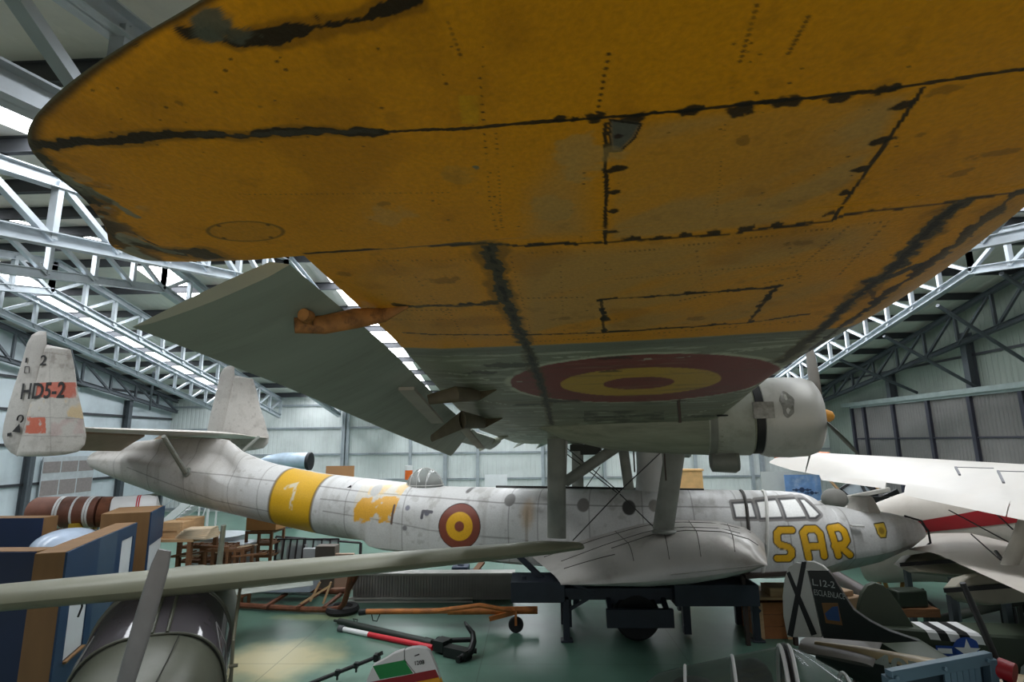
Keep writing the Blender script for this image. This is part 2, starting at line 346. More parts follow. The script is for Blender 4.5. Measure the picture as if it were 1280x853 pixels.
# ================================================================== THE FLYING BOAT
PHI=math.radians(10.5); FP=A(2.3,15,0)*H/4.5; FP[2]=0
FU=A(math.cos(PHI),-math.sin(PHI),0); FV=A(-math.sin(PHI),-math.cos(PHI),0)   # forward (nose), starboard
def loc_(P): q=np.array(P)-FP; return A(q@FU,-(q@FV),q[2])
# the boat's own axes: x forward, y to port (so that it is right handed), z up. v = -y = starboard
def atv(px,py,v):
    d=ray(px,py); t=(v-(CC-FP)@FV)/(d@FV); q=CC+d*t-FP; return A(q@FU,v,q[2])
DIH=.075; W0=4.15
def Wp(px,py):
    d=ray(px,py); dl=A(d@FU,d@FV,d[2]); q=CC-FP; c=A(q@FU,q@FV,q[2]); t=(W0+DIH*c[1]-c[2])/(dl[2]-DIH*dl[1]); r=c+dl*t; return (r[0],r[1])
boat=thing('flying_boat','large grey-white flying boat with yellow wing tip, roundels and SAR on its nose','aircraft',FP,-PHI)
def B(u,v,w): return (u,-v,w)
class FB(MB):
    def fbuild(s,name,m,parent=None,**k): return s.build(name,m,parent=parent or boat,world=False,**k)
ltgrey=pmat('weathered_aluminium_paint',(190,188,184),.45,.1,.1,2.,dirt=(120,116,108),dirt_amt=.5,dirt_scale=1.5)
olive=pmat('faded_green_grey_paint',(134,138,120),.6,0,.14,4.,dirt=(88,92,76),dirt_amt=.6,dirt_scale=2.5,stretch=(.4,3,3))
strutm=pmat('dirty_grey_strut_paint',(120,122,114),.55,.1,.14,3.,dirt=(80,80,72),dirt_amt=.6)
darkm=pmat('black_rubber',(26,26,27),.6,0,.1)
wirem=pmat('dark_steel_wire',(52,52,50),.45,.5)
# ---- hull
HU=np.array([-16.45,-16.3,-15.9,-15.1,-13.9,-12.7,-11.8,-11.35,-10.95,-10.4,-9.85,-8.3,-7.,-5.9,-4.5,-1.5,2.3,3.6,4.1,4.25,4.55,5.2,5.83,6.2,6.37,6.47])
HC=np.array([3.90,4.02,4.15,4.32,4.42,4.44,4.43,4.36,4.06,3.82,3.67,3.40,3.27,3.16,3.05,3.03,3.01,3.0,2.96,2.90,2.70,2.62,2.55,2.46,2.38,2.25])
KU=np.array([-16.45,-16.2,-15.1,-12.7,-10,-8.2,-6.76,-6.4,-6.2,-2.8,0,3.2,4.0,4.55,5.2,5.54,6.2,6.4,6.47])
KW=np.array([3.72,3.55,3.20,2.56,2.12,1.83,1.64,1.55,1.40,1.18,1.08,1.07,1.14,1.24,1.4,1.5,1.82,1.98,2.05])
BU=np.array([-16.45,-16.3,-15.9,-15,-13,-10,-7,-4,0,3,4,4.6,5.2,5.7,6.1,6.3,6.4,6.47])
BB=np.array([.03,.10,.2,.36,.58,.84,1.05,1.15,1.2,1.2,1.14,1.02,.84,.66,.46,.33,.24,.1])
CHU=np.array([-17,-8,-6.3,-6.,0,3.4,4.3,5.2,5.9,6.3,6.47]); CHW=np.array([.35,.35,.3,.28,.30,.34,.42,.62,.85,.97,1.])  # chine above keel (m)
cr=lambda u:np.interp(u,HU,HC); ke=lambda u:np.interp(u,KU,KW); bm_=lambda u:np.interp(u,BU,BB)
def hsec(u,t):
    """t 0 keel .. 1 crown -> (v,w), arrays"""
    c,k,b=cr(u),ke(u),bm_(u); hch=np.minimum(np.interp(u,CHU,CHW),(c-k)*.32); wm=k+np.maximum((c-k)*.42,hch+.02)
    kk=1-sst(-7.5,-6.2,u)            # rounded afterbody
    pyl=sst(-10.2,-11.2,u)           # fin-like pylon under the tailplane: narrow top
    T=.2; lo=t<T; t1=np.clip(t/T,0,1); a1=t1*math.pi/2
    vV=b*.97*t1; wV=k+hch*t1**1.15
    a=np.clip((t-T)/(1-T),0,1)
    # from chine up to the crown: straight side then arch
    top=a*2
    sv=b*np.where(top<.7,.97+.03*np.sin(np.clip(top/.7,0,1)*math.pi/2),1.); w_side=k+hch+(wm-k-hch)*np.clip(top/.7,0,1)
    g=np.clip((a-.35)/.65,0,1)*math.pi/2; ex=2/2.7
    v2=b*np.cos(g)**ex; w2=wm+(c-wm)*np.sin(g)**ex
    vc=np.where(a<.35,sv,v2); wc=np.where(a<.35,w_side,w2)
    v=np.where(lo,vV,vc); w=np.where(lo,wV,wc)
    # rounded section for the tail
    g=t*math.pi-math.pi/2; ex2=2/2.2; vr=b*np.abs(np.cos(g))**ex2; mid=(k+c)/2-(c-k)*.05; wr=np.where(g<0,mid-(mid-k)*np.abs(np.sin(g))**ex2,mid+(c-mid)*np.abs(np.sin(g))**ex2)
    # pylon: pinch upper part
    rel=np.clip((wr-k)/np.maximum(c-k,.01),0,1); vr=vr*(1-pyl*.55*sst(.5,.8,rel)*sst(1.01,.93,rel*.0+.5))
    return v*(1-kk)+vr*kk, w*(1-kk)+wr*kk
us=np.unique(np.concatenate([np.linspace(-16.45,-9,360),np.linspace(-9,6.0,1150),np.linspace(6.0,6.47,70)]))
ts=np.concatenate([np.linspace(0,.2,14)[:-1],np.linspace(.2,.85,150)[:-1],np.linspace(.85,1,20)])
Ug,Tg=np.meshgrid(us,ts,indexing='ij'); Vg,Wg=hsec(Ug,Tg)
nU,nT=Ug.shape
uu,ww,vv=Ug.ravel(),Wg.ravel(),Vg.ravel()
pt=Paint(len(uu),(200,199,197))
nz=fbm(uu*.9,ww*1.3,5,3); pt.put(sst(.5,.75,nz)*.35,(172,170,166))
st_=fbm(uu*5,ww*.7,4,9); pt.put(sst(.55,.8,st_)*.35,(150,146,138))
pt.put(sst(.62,.8,fbm(uu*6,ww*6,4,21))*.35,(128,122,112))
pt.put(sst(-9.5,-12.5,uu)*.35,(150,136,120))                      # grime of the tail
pt.put(sst(.35,.0,(ww-ke(uu))/(cr(uu)-ke(uu)))*.55,(140,134,124))  # darker towards the keel
pt.put(sst(.5,.75,fbm(uu*1.2,ww*2.2,4,77))*sst(-2.6,-1.8,uu)*sst(3.2,2.6,uu)*sst(2.3,2.8,ww)*.8,(110,106,98))  # dark blotches painting in the shade under the wing, behind the struts
def hp(px,py): q=atv(px,py,1.15); return (q[0],q[2])
HP=lambda pts:[hp(*p) for p in pts]
# panel seams
for x in (-15,-13.6,-12.2,-10.6,-9.6,-6.9,-5.3,-2.6,-1.9,-.7,.5,1.6,2.55,3.5,4.75): pt.put(sst(.02,.006,np.abs(uu-x+.02*(ww-2)))*.55,(96,92,86))
for pts in ([(130,586),(250,628),(330,642)],[(210,590),(330,603),(460,618),(620,630),(760,634),(940,636)],[(400,640),(480,652),(540,664),(660,676)],[(945,633),(1030,634),(1150,645)],[(395,625),(490,634)]):
    pt.put(sst(.022,.006,pdist(uu,ww,HP(pts)))*.6,(90,87,82))
# yellow band with a pale ghost figure
ub0=hp(329,620)[0]; ub1=hp(385,625)[0]; sl=.10*(ww-2.7)
dd=np.minimum(uu-ub0-sl,ub1-uu+sl); pt.put(sst(-.02,.02,dd),(205,158,22)); pt.put(sst(.06,.02,np.abs(dd))*.7,(70,56,30))
pt.put((sst(.07,.03,pdist(uu,ww,HP([(347,611),(360,607),(357,640)])))*sst(.35,.6,fbm(uu*7,ww*7,3,5)))*.9,(206,200,180))
# flaking orange-yellow rectangle
q0,q1=hp(443,606),hp(493,648); ins=inpoly(uu,ww,HP([(441,606),(497,604),(489,650),(437,652)]))
pt.put(ins*.25,(214,196,150)); fl=fbm(uu*3.3,ww*3.3,4,31); bl=np.minimum(np.hypot((uu-hp(455,636)[0])/.42,(ww-hp(455,636)[1])/.26),np.hypot((uu-hp(480,638)[0])/.33,(ww-hp(480,638)[1])/.36))
pt.put(sst(1.1,.8,bl+2.2*(fl-.5)+.8*(fbm(uu*11,ww*11,3,35)-.5))*inpoly(uu,ww,HP([(440,622),(495,622),(489,654),(440,656)])),(216,160,52))
pt.put(inpoly(uu,ww,HP([(452,610),(497,608),(495,622),(453,620)]))*sst(.45,.6,fl)*.7,(220,184,110))
# roundel on the hull
rc=hp(574,658.5); R0=abs(hp(600,660)[0]-rc[0])
rr=np.hypot(uu-rc[0],(ww-rc[1])*1.02)/R0
pt.put(sst(1.03,1.0,rr),(122,62,46)); pt.put(sst(.66,.63,rr),(212,160,30)); pt.put(sst(.25,.22,rr),(122,62,46)); pt.put(sst(.03,.01,np.abs(rr-1.01)),(60,34,26))
# portholes, spots and stains
for px,py,r,c in ((634,627,.13,(110,108,104)),(728,633,.14,(120,116,112)),(786,636,.15,(70,68,66)),(688,663,.055,(30,29,28)),(461,615,.13,(176,174,170)),(818,634,.12,(128,124,118)),(505,661,.06,(120,118,120)),(532,642,.07,(90,90,100)),(507,636,.06,(120,120,130)),(576,616,.06,(90,86,84))):
    c_=hp(px,py); pt.put(sst(r+.02,r-.015,np.hypot(uu-c_[0],ww-c_[1])),c)
c_=hp(658,644); pt.put(sst(1.2,.2,np.hypot((uu-c_[0])/.2,(ww-c_[1])/.35)+.6*(fl-.5))*.6,(168,132,82))
pt.put(sst(.05,.02,np.abs(uu-c_[0]-.0))*sst(1.4,1.7,ww)*sst(2.75,2.5,ww)*.5,(128,112,90))
pt.put(sst(.045,.03,pdist(uu,ww,HP([(526,648),(527,640),(538,641)]))),(84,82,88))
pt.put(sst(.04,.02,pdist(uu,ww,HP([(490,633),(488,655)]))),(90,70,60))
# SAR: yellow letters with a thin dark outline
def strokes(ls,wd):
    d=np.full(len(uu),9.)
    for l in ls: d=np.minimum(d,pdist(uu,ww,HP(l)))
    pt.put(sst(wd+.025,wd+.012,d),(58,46,30)); pt.put(sst(wd,wd-.012,d),(218,166,20))
for L_ in ([[(990,663),(975,663),(971,667),(971,677),(975,681),(985,684),(989,688),(989,694),(985,698),(971,698)]],[[(1011,698),(1004,667),(1009,662),(1020,662),(1026,668),(1031,696)],[(1008,684),(1027,683)]],[[(1050,696),(1040,662),(1053,661),(1059,666),(1062,677),(1058,682),(1045,684)],[(1051,683),(1066,696)]]): strokes(L_,.07)
# shield on the bow
sh=HP([(1105,660),(1119,659),(1120,669),(1118,676),(1111,676),(1107,671)]); pt.put(sst(.03,.015,pdist(uu,ww,sh,True)),(70,60,30)); pt.put(inpoly(uu,ww,sh)*1.,(206,172,60)); c_=hp(1113,668); pt.put(sst(.09,.05,np.hypot(uu-c_[0],ww-c_[1])+.05*(fl-.5))*.8,(120,96,30))
# covered cockpit windows: white panes in dark frames
WIN=[[(918,631),(943,630),(946,648),(920,648)],[(949,629),(976,627),(980,648),(951,649)],[(980,627),(1003,626),(1012,648),(984,649)],[(1007,627),(1014,627),(1029,645),(1022,649),(1014,649)]]
for q in WIN:
    q=HP(q); pt.put(sst(.075,.055,pdist(uu,ww,q,True)),(112,108,104)); pt.put(inpoly(uu,ww,q)*1.,(235,234,230)); pt.put(sst(.03,.012,pdist(uu,ww,q,True)),(52,50,50))
# pale hose-like strip and dark strip over the forward hull
hm=MB()
vs=np.stack([uu,-vv,ww],1); hb=FB(); hb.v=[tuple(p) for p in vs]
idx=lambda i,j:i*nT+j
I,J=np.meshgrid(np.arange(nU-1),np.arange(nT-1),indexing='ij'); I=I.ravel();J=J.ravel()
fs=np.stack([I*nT+J,(I+1)*nT+J,(I+1)*nT+J+1,I*nT+J+1],1); hb.f=[tuple(f) for f in fs.tolist()]; hb.m=[0]*len(hb.f)
# port side: the same sections, coarser
ui=np.unique(np.concatenate([np.arange(0,nU,14),[nU-1]])); ti=np.unique(np.concatenate([np.arange(0,nT,6),[nT-1]]))
o=len(hb.v); hb.v+= [(us[i],Vg[i,j],Wg[i,j]) for i in ui for j in ti]; m_=len(ti)
for a in range(len(ui)-1):
    for b_ in range(m_-1): hb.f.append((o+a*m_+b_,o+a*m_+b_+1,o+(a+1)*m_+b_+1,o+(a+1)*m_+b_)); hb.m.append(0)
pc=np.concatenate([pt.c,np.tile(lin((196,194,190)),(len(ui)*m_,1))])
hullmat=paintmat('weathered_hull_paint',.42,.12,30,.07,.45)
hull=hb.fbuild('hull',hullmat,color=pc,smooth=60,fix=False)
def hs(u,t,off=0.):
    v,w=hsec(np.array([u]),np.array([t])); v2,w2=hsec(np.array([u]),np.array([min(t+.01,1)])); dv,dw=(v2-v)[0],(w2-w)[0]; l=math.hypot(dv,dw)+1e-9
    return B(u,v[0]+off*dw/l,w[0]-off*dv/l)
# dark and pale straps over the forward hull
for u0,c,r,sl in ((2.62,pmat('dark_strap',(58,54,50),.6),.035,-.10),(2.92,pmat('pale_strap',(206,204,198),.6),.035,-.22)):
    f=FB(); f.path([hs(u0-sl*(t-.3)*2.2,t,.015) for t in np.linspace(.22,1,26)],r,6); f.fbuild('strap',c,hull)
f=FB(); f.path([B(*atv(x,y,0)+A(0,0,.02)) if False else tuple(A(atv(x,y,0)[0],0,atv(x,y,0)[2]+.03)) for x,y in ((620,610),(700,611),(800,613),(880,614))],.03,6); f.fbuild('ridge_rail',wirem,hull)
# turret dome behind the wing
dg=glassmat('dome_glazing',(170,172,168),.1,.55); u0=atv(531,612,0)[0]; w0=cr(u0)-.06
f=FB(); f.ell(B(u0,0,w0),(.5,.48,.5),28,12,half=True); dome=f.fbuild('turret_dome',dg)
f=FB()
for a in (-.26,-.04,.2): 
    rr_=math.sqrt(1-(a/.5)**2); f.path([B(u0+a,.5*rr_*math.cos(t),w0+.505*rr_*math.sin(t)) for t in np.linspace(0,math.pi,16)],.009,6)
f.path([B(u0+.505*math.cos(t),.485*math.sin(t),w0+.07) for t in np.linspace(0,2*math.pi,33)],.012,6)
f.path([B(u0+.5*math.cos(t),.0,w0+.505*math.sin(t)) for t in np.linspace(0.1,math.pi-.1,16)],.012,6)
f.fbuild('dome_frame',ltgrey,dome)
f=FB(); f.lathe([(0,.46),(.22,.44),(.34,.3),(.36,.0)],B(u0,0,w0-.05),(0,0,1),18); f.fbuild('gun_ring',pmat('grey_turret_interior',(136,136,132),.6),dome)
# bow turret stump and deck hatch line
q=atv(1079,640,0); f=FB(); f.lathe([(0,.36),(.05,.34),(.32,.24),(.36,.2),(.36,0)],B(q[0],0,cr(q[0])-.06),(0,0,1),8); f.fbuild('bow_gun_housing',pmat('grey_cap_paint',(168,164,156),.55))
f=FB(); f.path([B(q[0]-.55,.42,cr(q[0]-.55)-.06),B(q[0]+.3,.4,cr(q[0]+.3)-.10),B(q[0]+.75,.2,cr(q[0]+.75)-.04),B(q[0]+.85,0,cr(q[0]+.85)+.0)],.02,6); f.fbuild('hatch_seam',darkm,hull)
f=FB(); q=atv(1072,658,1.0); f.box(B(q[0],q[1]-.02,q[2]),(.22,.16,.035)); f.fbuild('bow_cleat',ltgrey)
f=FB(); f.path([B(6.42,.1,2.35),B(6.52,.1,2.2),B(6.53,.1,1.95),B(6.42,.1,1.86)],.022,6); f.path([B(6.1,.1,2.5),B(6.42,.1,2.4),B(6.5,.1,2.2)],.025,6); f.fbuild('bow_fender',darkm)
# dark fin-like vane on the rear hull
q=atv(436,612,.62); f=FB(); f.prism([B(q[0]-.3,.66,q[2]-.10),B(q[0]+.06,.66,q[2]-.12),B(q[0]+.13,.72,q[2]+.12)],(0,-.03,0)); f.fbuild('air_vane',darkm)
# ---- sponson (starboard) and its mirror
def sponson(sg):
    """stub wing: thin rear edge, deep rounded front, outer edge rolled over"""
    f=FB(); rows=[]; n=26; X=np.linspace(0,1,n)**.9
    for v in np.concatenate([np.linspace(.85,2.6,8),2.6+.62*np.sin(np.linspace(.12,1,10)*math.pi/2)]):
        k=(v-.85)/2.3; ub=-2.2+1.06*k; uf=3.02-.42*k; e=np.clip((v-2.6)/.62,0,1); ro=math.sqrt(max(0.,1-e*e)); R=[]
        uu_=ub+(uf-ub)*X
        top=np.interp(X,[0,.12,.3,.5,.65,.82,.93,.98,1.],[1.60,1.80,2.10,2.38,2.47,2.46,2.34,2.20,2.02]); bot=np.interp(X,[0,.2,.45,.65,.82,.93,1.],[1.50,1.46,1.46,1.54,1.68,1.82,1.98])
        mid=bot+(top-bot)*.22; t_=mid+(top-mid)*ro; b_=mid+(bot-mid)*ro
        R=[B(a_,v*sg,z) for a_,z in zip(uu_,t_)]+[B(a_,v*sg,z) for a_,z in zip(uu_[-2:0:-1],b_[-2:0:-1])]
        rows.append(R)
    f.loft(rows); return f
spm=pmat('scuffed_sponson_aluminium',(176,172,166),.38,.25,.1,1.5,dirt=(118,108,96),dirt_amt=.55,dirt_scale=1.3)
sp=sponson(1).fbuild('sponson',spm,smooth=50); sponson(-1).fbuild('sponson',spm,smooth=50)
def spo(pts,r,m,name,v=2.5):
    f=FB(); P=[]
    for p in pts: 
        q=A(*p); P.append(B(*q))
    f.path(P,r,6); return f.fbuild(name,m,sp)
# ---- wing: starboard half carries the painted underside
def smooth_(x,X,Y):
    X,Y=np.array(X,float),np.array(Y,float); d=np.diff(Y)/np.diff(X); m=np.r_[d[0],(d[:-1]+d[1:])/2,d[-1]]
    for i in range(1,len(X)-1):
        if d[i-1]*d[i]<=0: m[i]=0
        else: m[i]=np.sign(m[i])*min(abs(m[i]),3*min(abs(d[i-1]),abs(d[i])))
    x=np.clip(np.asarray(x,float),X[0],X[-1]); i=np.clip(np.searchsorted(X,x,'right')-1,0,len(X)-2); h=X[i+1]-X[i]; t=(x-X[i])/h
    return (2*t**3-3*t**2+1)*Y[i]+(t**3-2*t**2+t)*h*m[i]+(-2*t**3+3*t**2)*Y[i+1]+(t**3-t**2)*h*m[i+1]
def LE(v): return smooth_(v,[0,6,8,9,10,10.5,11,11.5,12.0,12.6,13.0,13.3,13.43,13.47],[1.8,1.85,1.84,1.88,1.97,2.02,2.04,2.02,1.97,1.84,1.55,1.05,.6,.25])
def TE(v):
    v=np.asarray(v,float); a=np.interp(v,[0,3.5,7.7,10.44,12.055],[-2.66,-2.61,-1.84,-1.27,-1.02])
    b=smooth_(v,[12.055,12.12,12.25,12.45,12.66,12.84,12.97,13.05,13.14,13.22,13.30,13.39,13.44,13.47],[-1.62,-1.80,-1.82,-1.66,-1.52,-1.45,-1.36,-1.24,-1.02,-.76,-.44,-.10,.08,.22]); return np.where(v<12.0551,a,b)
def Tk(v): return np.interp(v,[0,3,10,12.3,13.0,13.3,13.46],[.78,.76,.52,.40,.26,.14,.02])
def wlow(v,x): # x 0 at LE .. 1 at TE
    T=Tk(v); n=np.clip((.07-x)/.07,0,1); t_=np.clip((x-.9)/.1,0,1)
    return W0+DIH*v+T*.24*(1-np.sqrt(np.maximum(1-n*n,0)))+.03*np.sin(np.pi*np.clip(x,0,1))*-.6+T*.04*t_
def wupp(v,x):
    T=Tk(v); return W0+DIH*v+T*.24+ T*.80*np.clip(2.2*np.sqrt(np.maximum(x,0))-1.95*x-.25*x*x,0,2)-T*.20*x
va=[0.]; 
while va[-1]<12.05:
    d=14.3-va[-1]; va.append(va[-1]+max(.006,min(.1,d*d/(680*.55)*(.9 if va[-1]>11.75 else (.42 if va[-1]>9.8 else .5)))))
va=[v for v in va if v<12.045]+[12.05,12.06]+list(np.linspace(12.065,13.2,330))+list(np.linspace(13.205,13.47,60))
va=np.array(va); nv=len(va); nx=640
xa=np.concatenate([np.linspace(0,.07,40)[:-1]**1.,np.linspace(.07,.985,nx-60),np.linspace(.985,1,22)[1:]]); nx=len(xa)
Vv,Xx=np.meshgrid(va,xa,indexing='ij'); Le,Te=LE(Vv),TE(Vv); Uu=Le+(Te-Le)*Xx; Ww=wlow(Vv,Xx)
u,v=Uu.ravel(),Vv.ravel(); x=Xx.ravel()
YEL=(224,152,10); TAN=(196,150,76)
pt=Paint(len(u),YEL)
n1=fbm(u*1.3,v*1.3,5,1); n2=fbm(u*9,v*9,4,2); n3=fbm(u*30,v*30,3,4); n4=fbm(u*4,v*4,4,8)
pt.put(sst(.45,.7,n1)*.35,(188,126,14))
def WP(pts): return [Wp(*p) for p in pts]
# faded, dulled panels and the diagonal streaks wiped across them
st1=fbm((u*.8+v*.6)*1.1,(u*.6-v*.8)*4.5,4,13)      # streaks running obliquely
def fade(pts,a,soft=.12,streak=.55):
    P=WP(pts); d=pdist(u,v,P,True); i=inpoly(u,v,P); sd=np.where(i,d,-d); m=sst(-.01,soft,sd+.05*(n1-.5)); pt.put(m*np.clip(a*(1-streak+2*streak*sst(.35,.62,st1)),0,1),TAN)
fade([(640,230),(690,165),(757,145),(757,298),(640,300)],.8,.15,.15)
fade([(758,147),(1150,106),(1040,272),(758,298)],.8,.05,.6)
fade([(615,305),(1120,262),(1140,300),(1000,400),(640,425)],.62,.2,.6)
fade([(395,330),(600,310),(640,425),(520,430),(450,380)],.25,.15,.5)
fade([(430,200),(520,240),(520,290),(430,290)],.12,.15,.3)
pt.put(inpoly(u,v,WP([(573,112),(600,112),(598,148),(577,148)]))*sst(.35,.5,n4)*.8,(226,170,22))
pt.put(sst(.62,.75,fbm(u*2.2,v*2.2,4,33))*.35,(160,106,14))
# green-grey inner wing
edge=10.25+.015*(n2-.5)
g=sst(.02,-.02,v-edge); pt.put(g,(134,138,118))
stg=fbm(u*1.6,v*14,4,41); pt.put(g*sst(.52,.7,stg)*.6,(98,102,82)); stg2=fbm(u*2.4,v*18,4,43); pt.put(g*sst(.66,.74,stg2)*.75,(186,190,170)); pt.put(g*sst(.6,.75,fbm(u*.8,v*1.5,4,45))*.5,(118,116,88))
pt.put(sst(.13,.10,np.abs(v-10.12))*sst(.3,.5,n1+.2)*.5,(106,112,104)); pt.put(sst(.02,.008,np.abs(v-9.98+.01*n2))*sst(.42,.55,fbm(u*2,v*0+3,3,51)),(176,178,158))
# roundel
c=Wp(815,474); c=(.49,8.5); R0=1.30; rr=np.hypot(u-c[0],v-c[1]); rj=rr+.03*(n2-.5)
pt.put(sst(.06,.02,np.abs(rj-R0-.02))*sst(.25,.45,n4)*.9,(198,202,178))
pt.put(sst(R0+.01,R0-.01,rj),(134,66,58)); pt.put(sst(.80,.78,rj),(200,160,58)); pt.put(sst(.36,.34,rj),(134,66,58))
pt.put(sst(R0,R0-.1,rj)*sst(.58,.72,stg)*.35,(96,80,60)); pt.put(sst(R0,R0-.1,rj)*sst(.7,.78,stg2)*.3,(168,140,110))
m_=inpoly(u,v,WP([(730,512),(830,512),(830,530),(730,528)])); pt.put(m_*sst(.4,.6,n4)*.7,(48,50,42))
DK=(34,30,20); SEAL=(92,94,76)
def seam(pts,wd,col=DK,jag=.5,a=.95,dash=0.,under=None,px=True):
    P=WP(pts) if px else pts; jx=(fbm(u*14,v*14,3,61)-.5)*wd*2.6*jag; d=pdist(u+jx,v+(n2-.5)*wd*3*jag,P)
    if under: pt.put(sst(wd*1.7,wd*1.0,d+wd*2*(n4-.5))*.55,under)
    m=sst(wd*.9,wd*.72,d+wd*1.5*(n3-.5)*jag+wd*1.1*(n2-.5)*jag)
    if dash: m=m*sst(.42,.5,fbm(u*dash,v*dash,2,71))
    pt.put(m*a,col)
def rivets(p,q,n,r=.006,col=DK,a=.85):
    P=A(*Wp(*p)); Q=A(*Wp(*q)); dd=Q-P; L_=np.linalg.norm(dd); e=dd/L_; s_=(u-P[0])*e[0]+(v-P[1])*e[1]; t_=(u-P[0])*-e[1]+(v-P[1])*e[0]
    sp_=L_/n; ph=s_-np.round(s_/sp_)*sp_; m=sst(r,r*.6,np.hypot(ph,t_+.006*(n4-.5)))*((s_>-sp_/2)&(s_<L_+sp_/2)); pt.put(m*a*sst(.3,.45,n4),col)
def blot(px,py,r,col=DK,asp=1.5,a=.95,seed=0):
    c=Wp(px,py); d=np.hypot((u-c[0])/asp,v-c[1])/r; pt.put(sst(1.15,.75,d+1.5*(fbm(u*(.9/r),v*(.9/r),4,80+seed)-.5)+.8*(n3-.5))*a,col)
# long span-wise seams
seam([(30,187),(120,176),(250,164),(370,159),(480,158)],.022,DK,.9,.95,under=(120,86,18))
seam([(250,164),(330,162),(470,157)],.012,(70,66,54),.9,.8)
seam([(480,158),(560,155),(640,149),(760,139),(860,131),(970,121),(1150,101),(1280,84)],.008,DK,.5)
seam([(760,139),(860,131),(970,121),(1150,101)],.012,DK,.9,.9,dash=9)
seam([(380,314),(470,308),(570,303),(605,300),(640,303),(760,298),(840,292),(900,288),(1035,273),(1060,264),(1150,256),(1280,238)],.012,DK,.6)
seam([(540,304),(575,300),(605,300)],.018,(60,54,34),.7)
seam([(655,303),(690,300),(720,299)],.018,DK,.8)
# taped chord-wise joint
seam([(610,305),(622,340),(640,390),(662,440),(680,490),(690,530)],.045,(62,62,46),.5,.95,under=(84,70,24))
seam([(610,305),(622,340),(640,390),(662,440),(680,490),(690,530)],.014,(24,24,18),.8,.9,dash=22)
rivets((612,245),(650,410),34,.006); rivets((618,240),(668,430),36,.006); rivets((600,90),(612,240),18,.005)
# large patch held by torn fixings
for a_,b_ in (((757,147),(757,300)),((1153,106),(1040,272))): seam([a_,b_],.009,DK,.35)
for i,(px,py,r) in enumerate(((795,141,.02),(862,132,.022),(925,132,.026),(985,123,.024),(1048,116,.022),(1108,108,.022),(1130,128,.022),(1101,172,.02),(1077,208,.018),(1057,237,.018),(1037,263,.018),(768,205,.02),(768,235,.016),(767,259,.015),(765,285,.014),(790,293,.022),(822,292,.02),(858,288,.02),(894,285,.022),(932,281,.02),(968,277,.02),(1006,275,.02),(700,142,.014),(720,141,.014),(745,139,.02))): blot(px,py,r,seed=i)
P=WP([(762,142),(800,148),(792,165),(775,182),(763,183)]); pt.put(sst(-.01,.01,np.where(inpoly(u,v,P),1,-1)*pdist(u,v,P,True)+.02*(n4-.5)),(96,96,86)); blot(772,163,.016,(48,30,24),1); seam([(762,142),(800,148),(792,165),(775,182),(763,183),(762,142)],.006,DK,.8)
rivets((730,210),(726,300),16,.006); rivets((755,170),(753,300),22,.005); rivets((735,300),(733,425),18,.008); rivets((757,305),(755,420),18,.007); rivets((745,140),(760,60),10,.007)
# second patch
for L_ in ([(752,371),(970,356)],[(970,356),(935,401)],[(935,401),(755,412)],[(755,412),(752,371)]): seam(L_,.011,DK,.5,.8); seam(L_,.022,DK,.9,.95,dash=9)
blot(757,395,.05,DK,.6,seed=40)
seam([(505,418),(660,416),(755,413),(935,401),(1010,391)],.016,DK,.6)
seam([(495,382),(560,380),(618,376)],.03,(70,66,44),.7,.9); seam([(495,382),(618,376)],.012,DK,.9); blot(612,375,.04,(60,58,40),1.4,seed=41)
rivets((460,388),(620,385),26,.008); rivets((560,385),(585,430),14,.009); rivets((640,370),(735,368),14,.009); rivets((850,372),(1000,342),22,.009)
# leading edge: taped oblique joint and the nose-skin joint
seam([(1190,258),(1150,300),(1105,342),(1050,388),(1010,425),(975,452)],.045,(66,62,44),.6,.95,under=(90,74,26)); seam([(1190,258),(1150,300),(1105,342),(1050,388),(1010,425)],.02,(28,26,18),.8,.9)
seam([(1085,350),(1110,346),(1145,332)],.03,(52,52,44),.5); seam([(1275,240),(1200,300),(1130,352),(1085,385),(1040,418),(1000,450)],.03,DK,.9,.95); 
seam([(1080,352),(1100,375),(1060,400)],.02,DK,.8,.7)
for xx_,w_ in ((.075,.010),): pt.put(sst(w_,w_*.5,np.abs(x-xx_)*3)*0,DK)
pt.put(sst(.075,.055,x+.02*(n4-.5))*sst(12.5,11.5,v)*sst(9.9,10.5,v)*.35,(150,128,84))
# tip: worn dark rim, torn fabric, patch hatch
rim=np.minimum((x)*np.abs(Le-Te).ravel(),(1-x)*np.abs(Le-Te).ravel()); tipm=sst(12.75,12.95,v)
pt.put(tipm*sst(.09,.02,rim+.07*(n4-.5))*.9,(58,44,18)); pt.put(tipm*sst(.025,.0,rim+.03*(n4-.5))*.9,(100,98,80))
seam([(235,42),(262,30),(300,45),(330,40),(380,28),(470,6),(520,-8)],.022,DK,1.,.95,under=(110,74,16)); blot(262,30,.035,(92,94,80),2,seed=50); blot(300,38,.02,(84,84,70),2,seed=51)
seam([(35,195),(62,216),(90,236),(118,262),(150,300),(185,312),(240,316),(270,318)],.045,(66,60,40),.9,.95,under=(110,84,26)); seam([(60,213),(110,248),(160,300),(215,316)],.03,(132,132,112),1.2,.8,dash=5); seam([(80,222),(130,252),(160,268),(172,272)],.02,(140,140,120),.9,.9); seam([(70,222),(140,285),(200,308)],.014,DK,1.2,.9)
seam([(120,262),(150,296)],.05,(172,122,60),.9,.8)
c=Wp(307,287); d=np.abs(np.hypot((u-c[0])/.165,(v-c[1])/.085)-1)*.1; pt.put(sst(.008,.003,d)*.8,(112,84,24)); pt.put(sst(1,.9,np.hypot((u-c[0])/.165,(v-c[1])/.085))*.3,(164,120,40))
for k in range(4): a=k*1.57+.5; pt.put(sst(.012,.006,np.hypot(u-c[0]-.15*math.cos(a),v-c[1]-.075*math.sin(a)))*.8,DK)
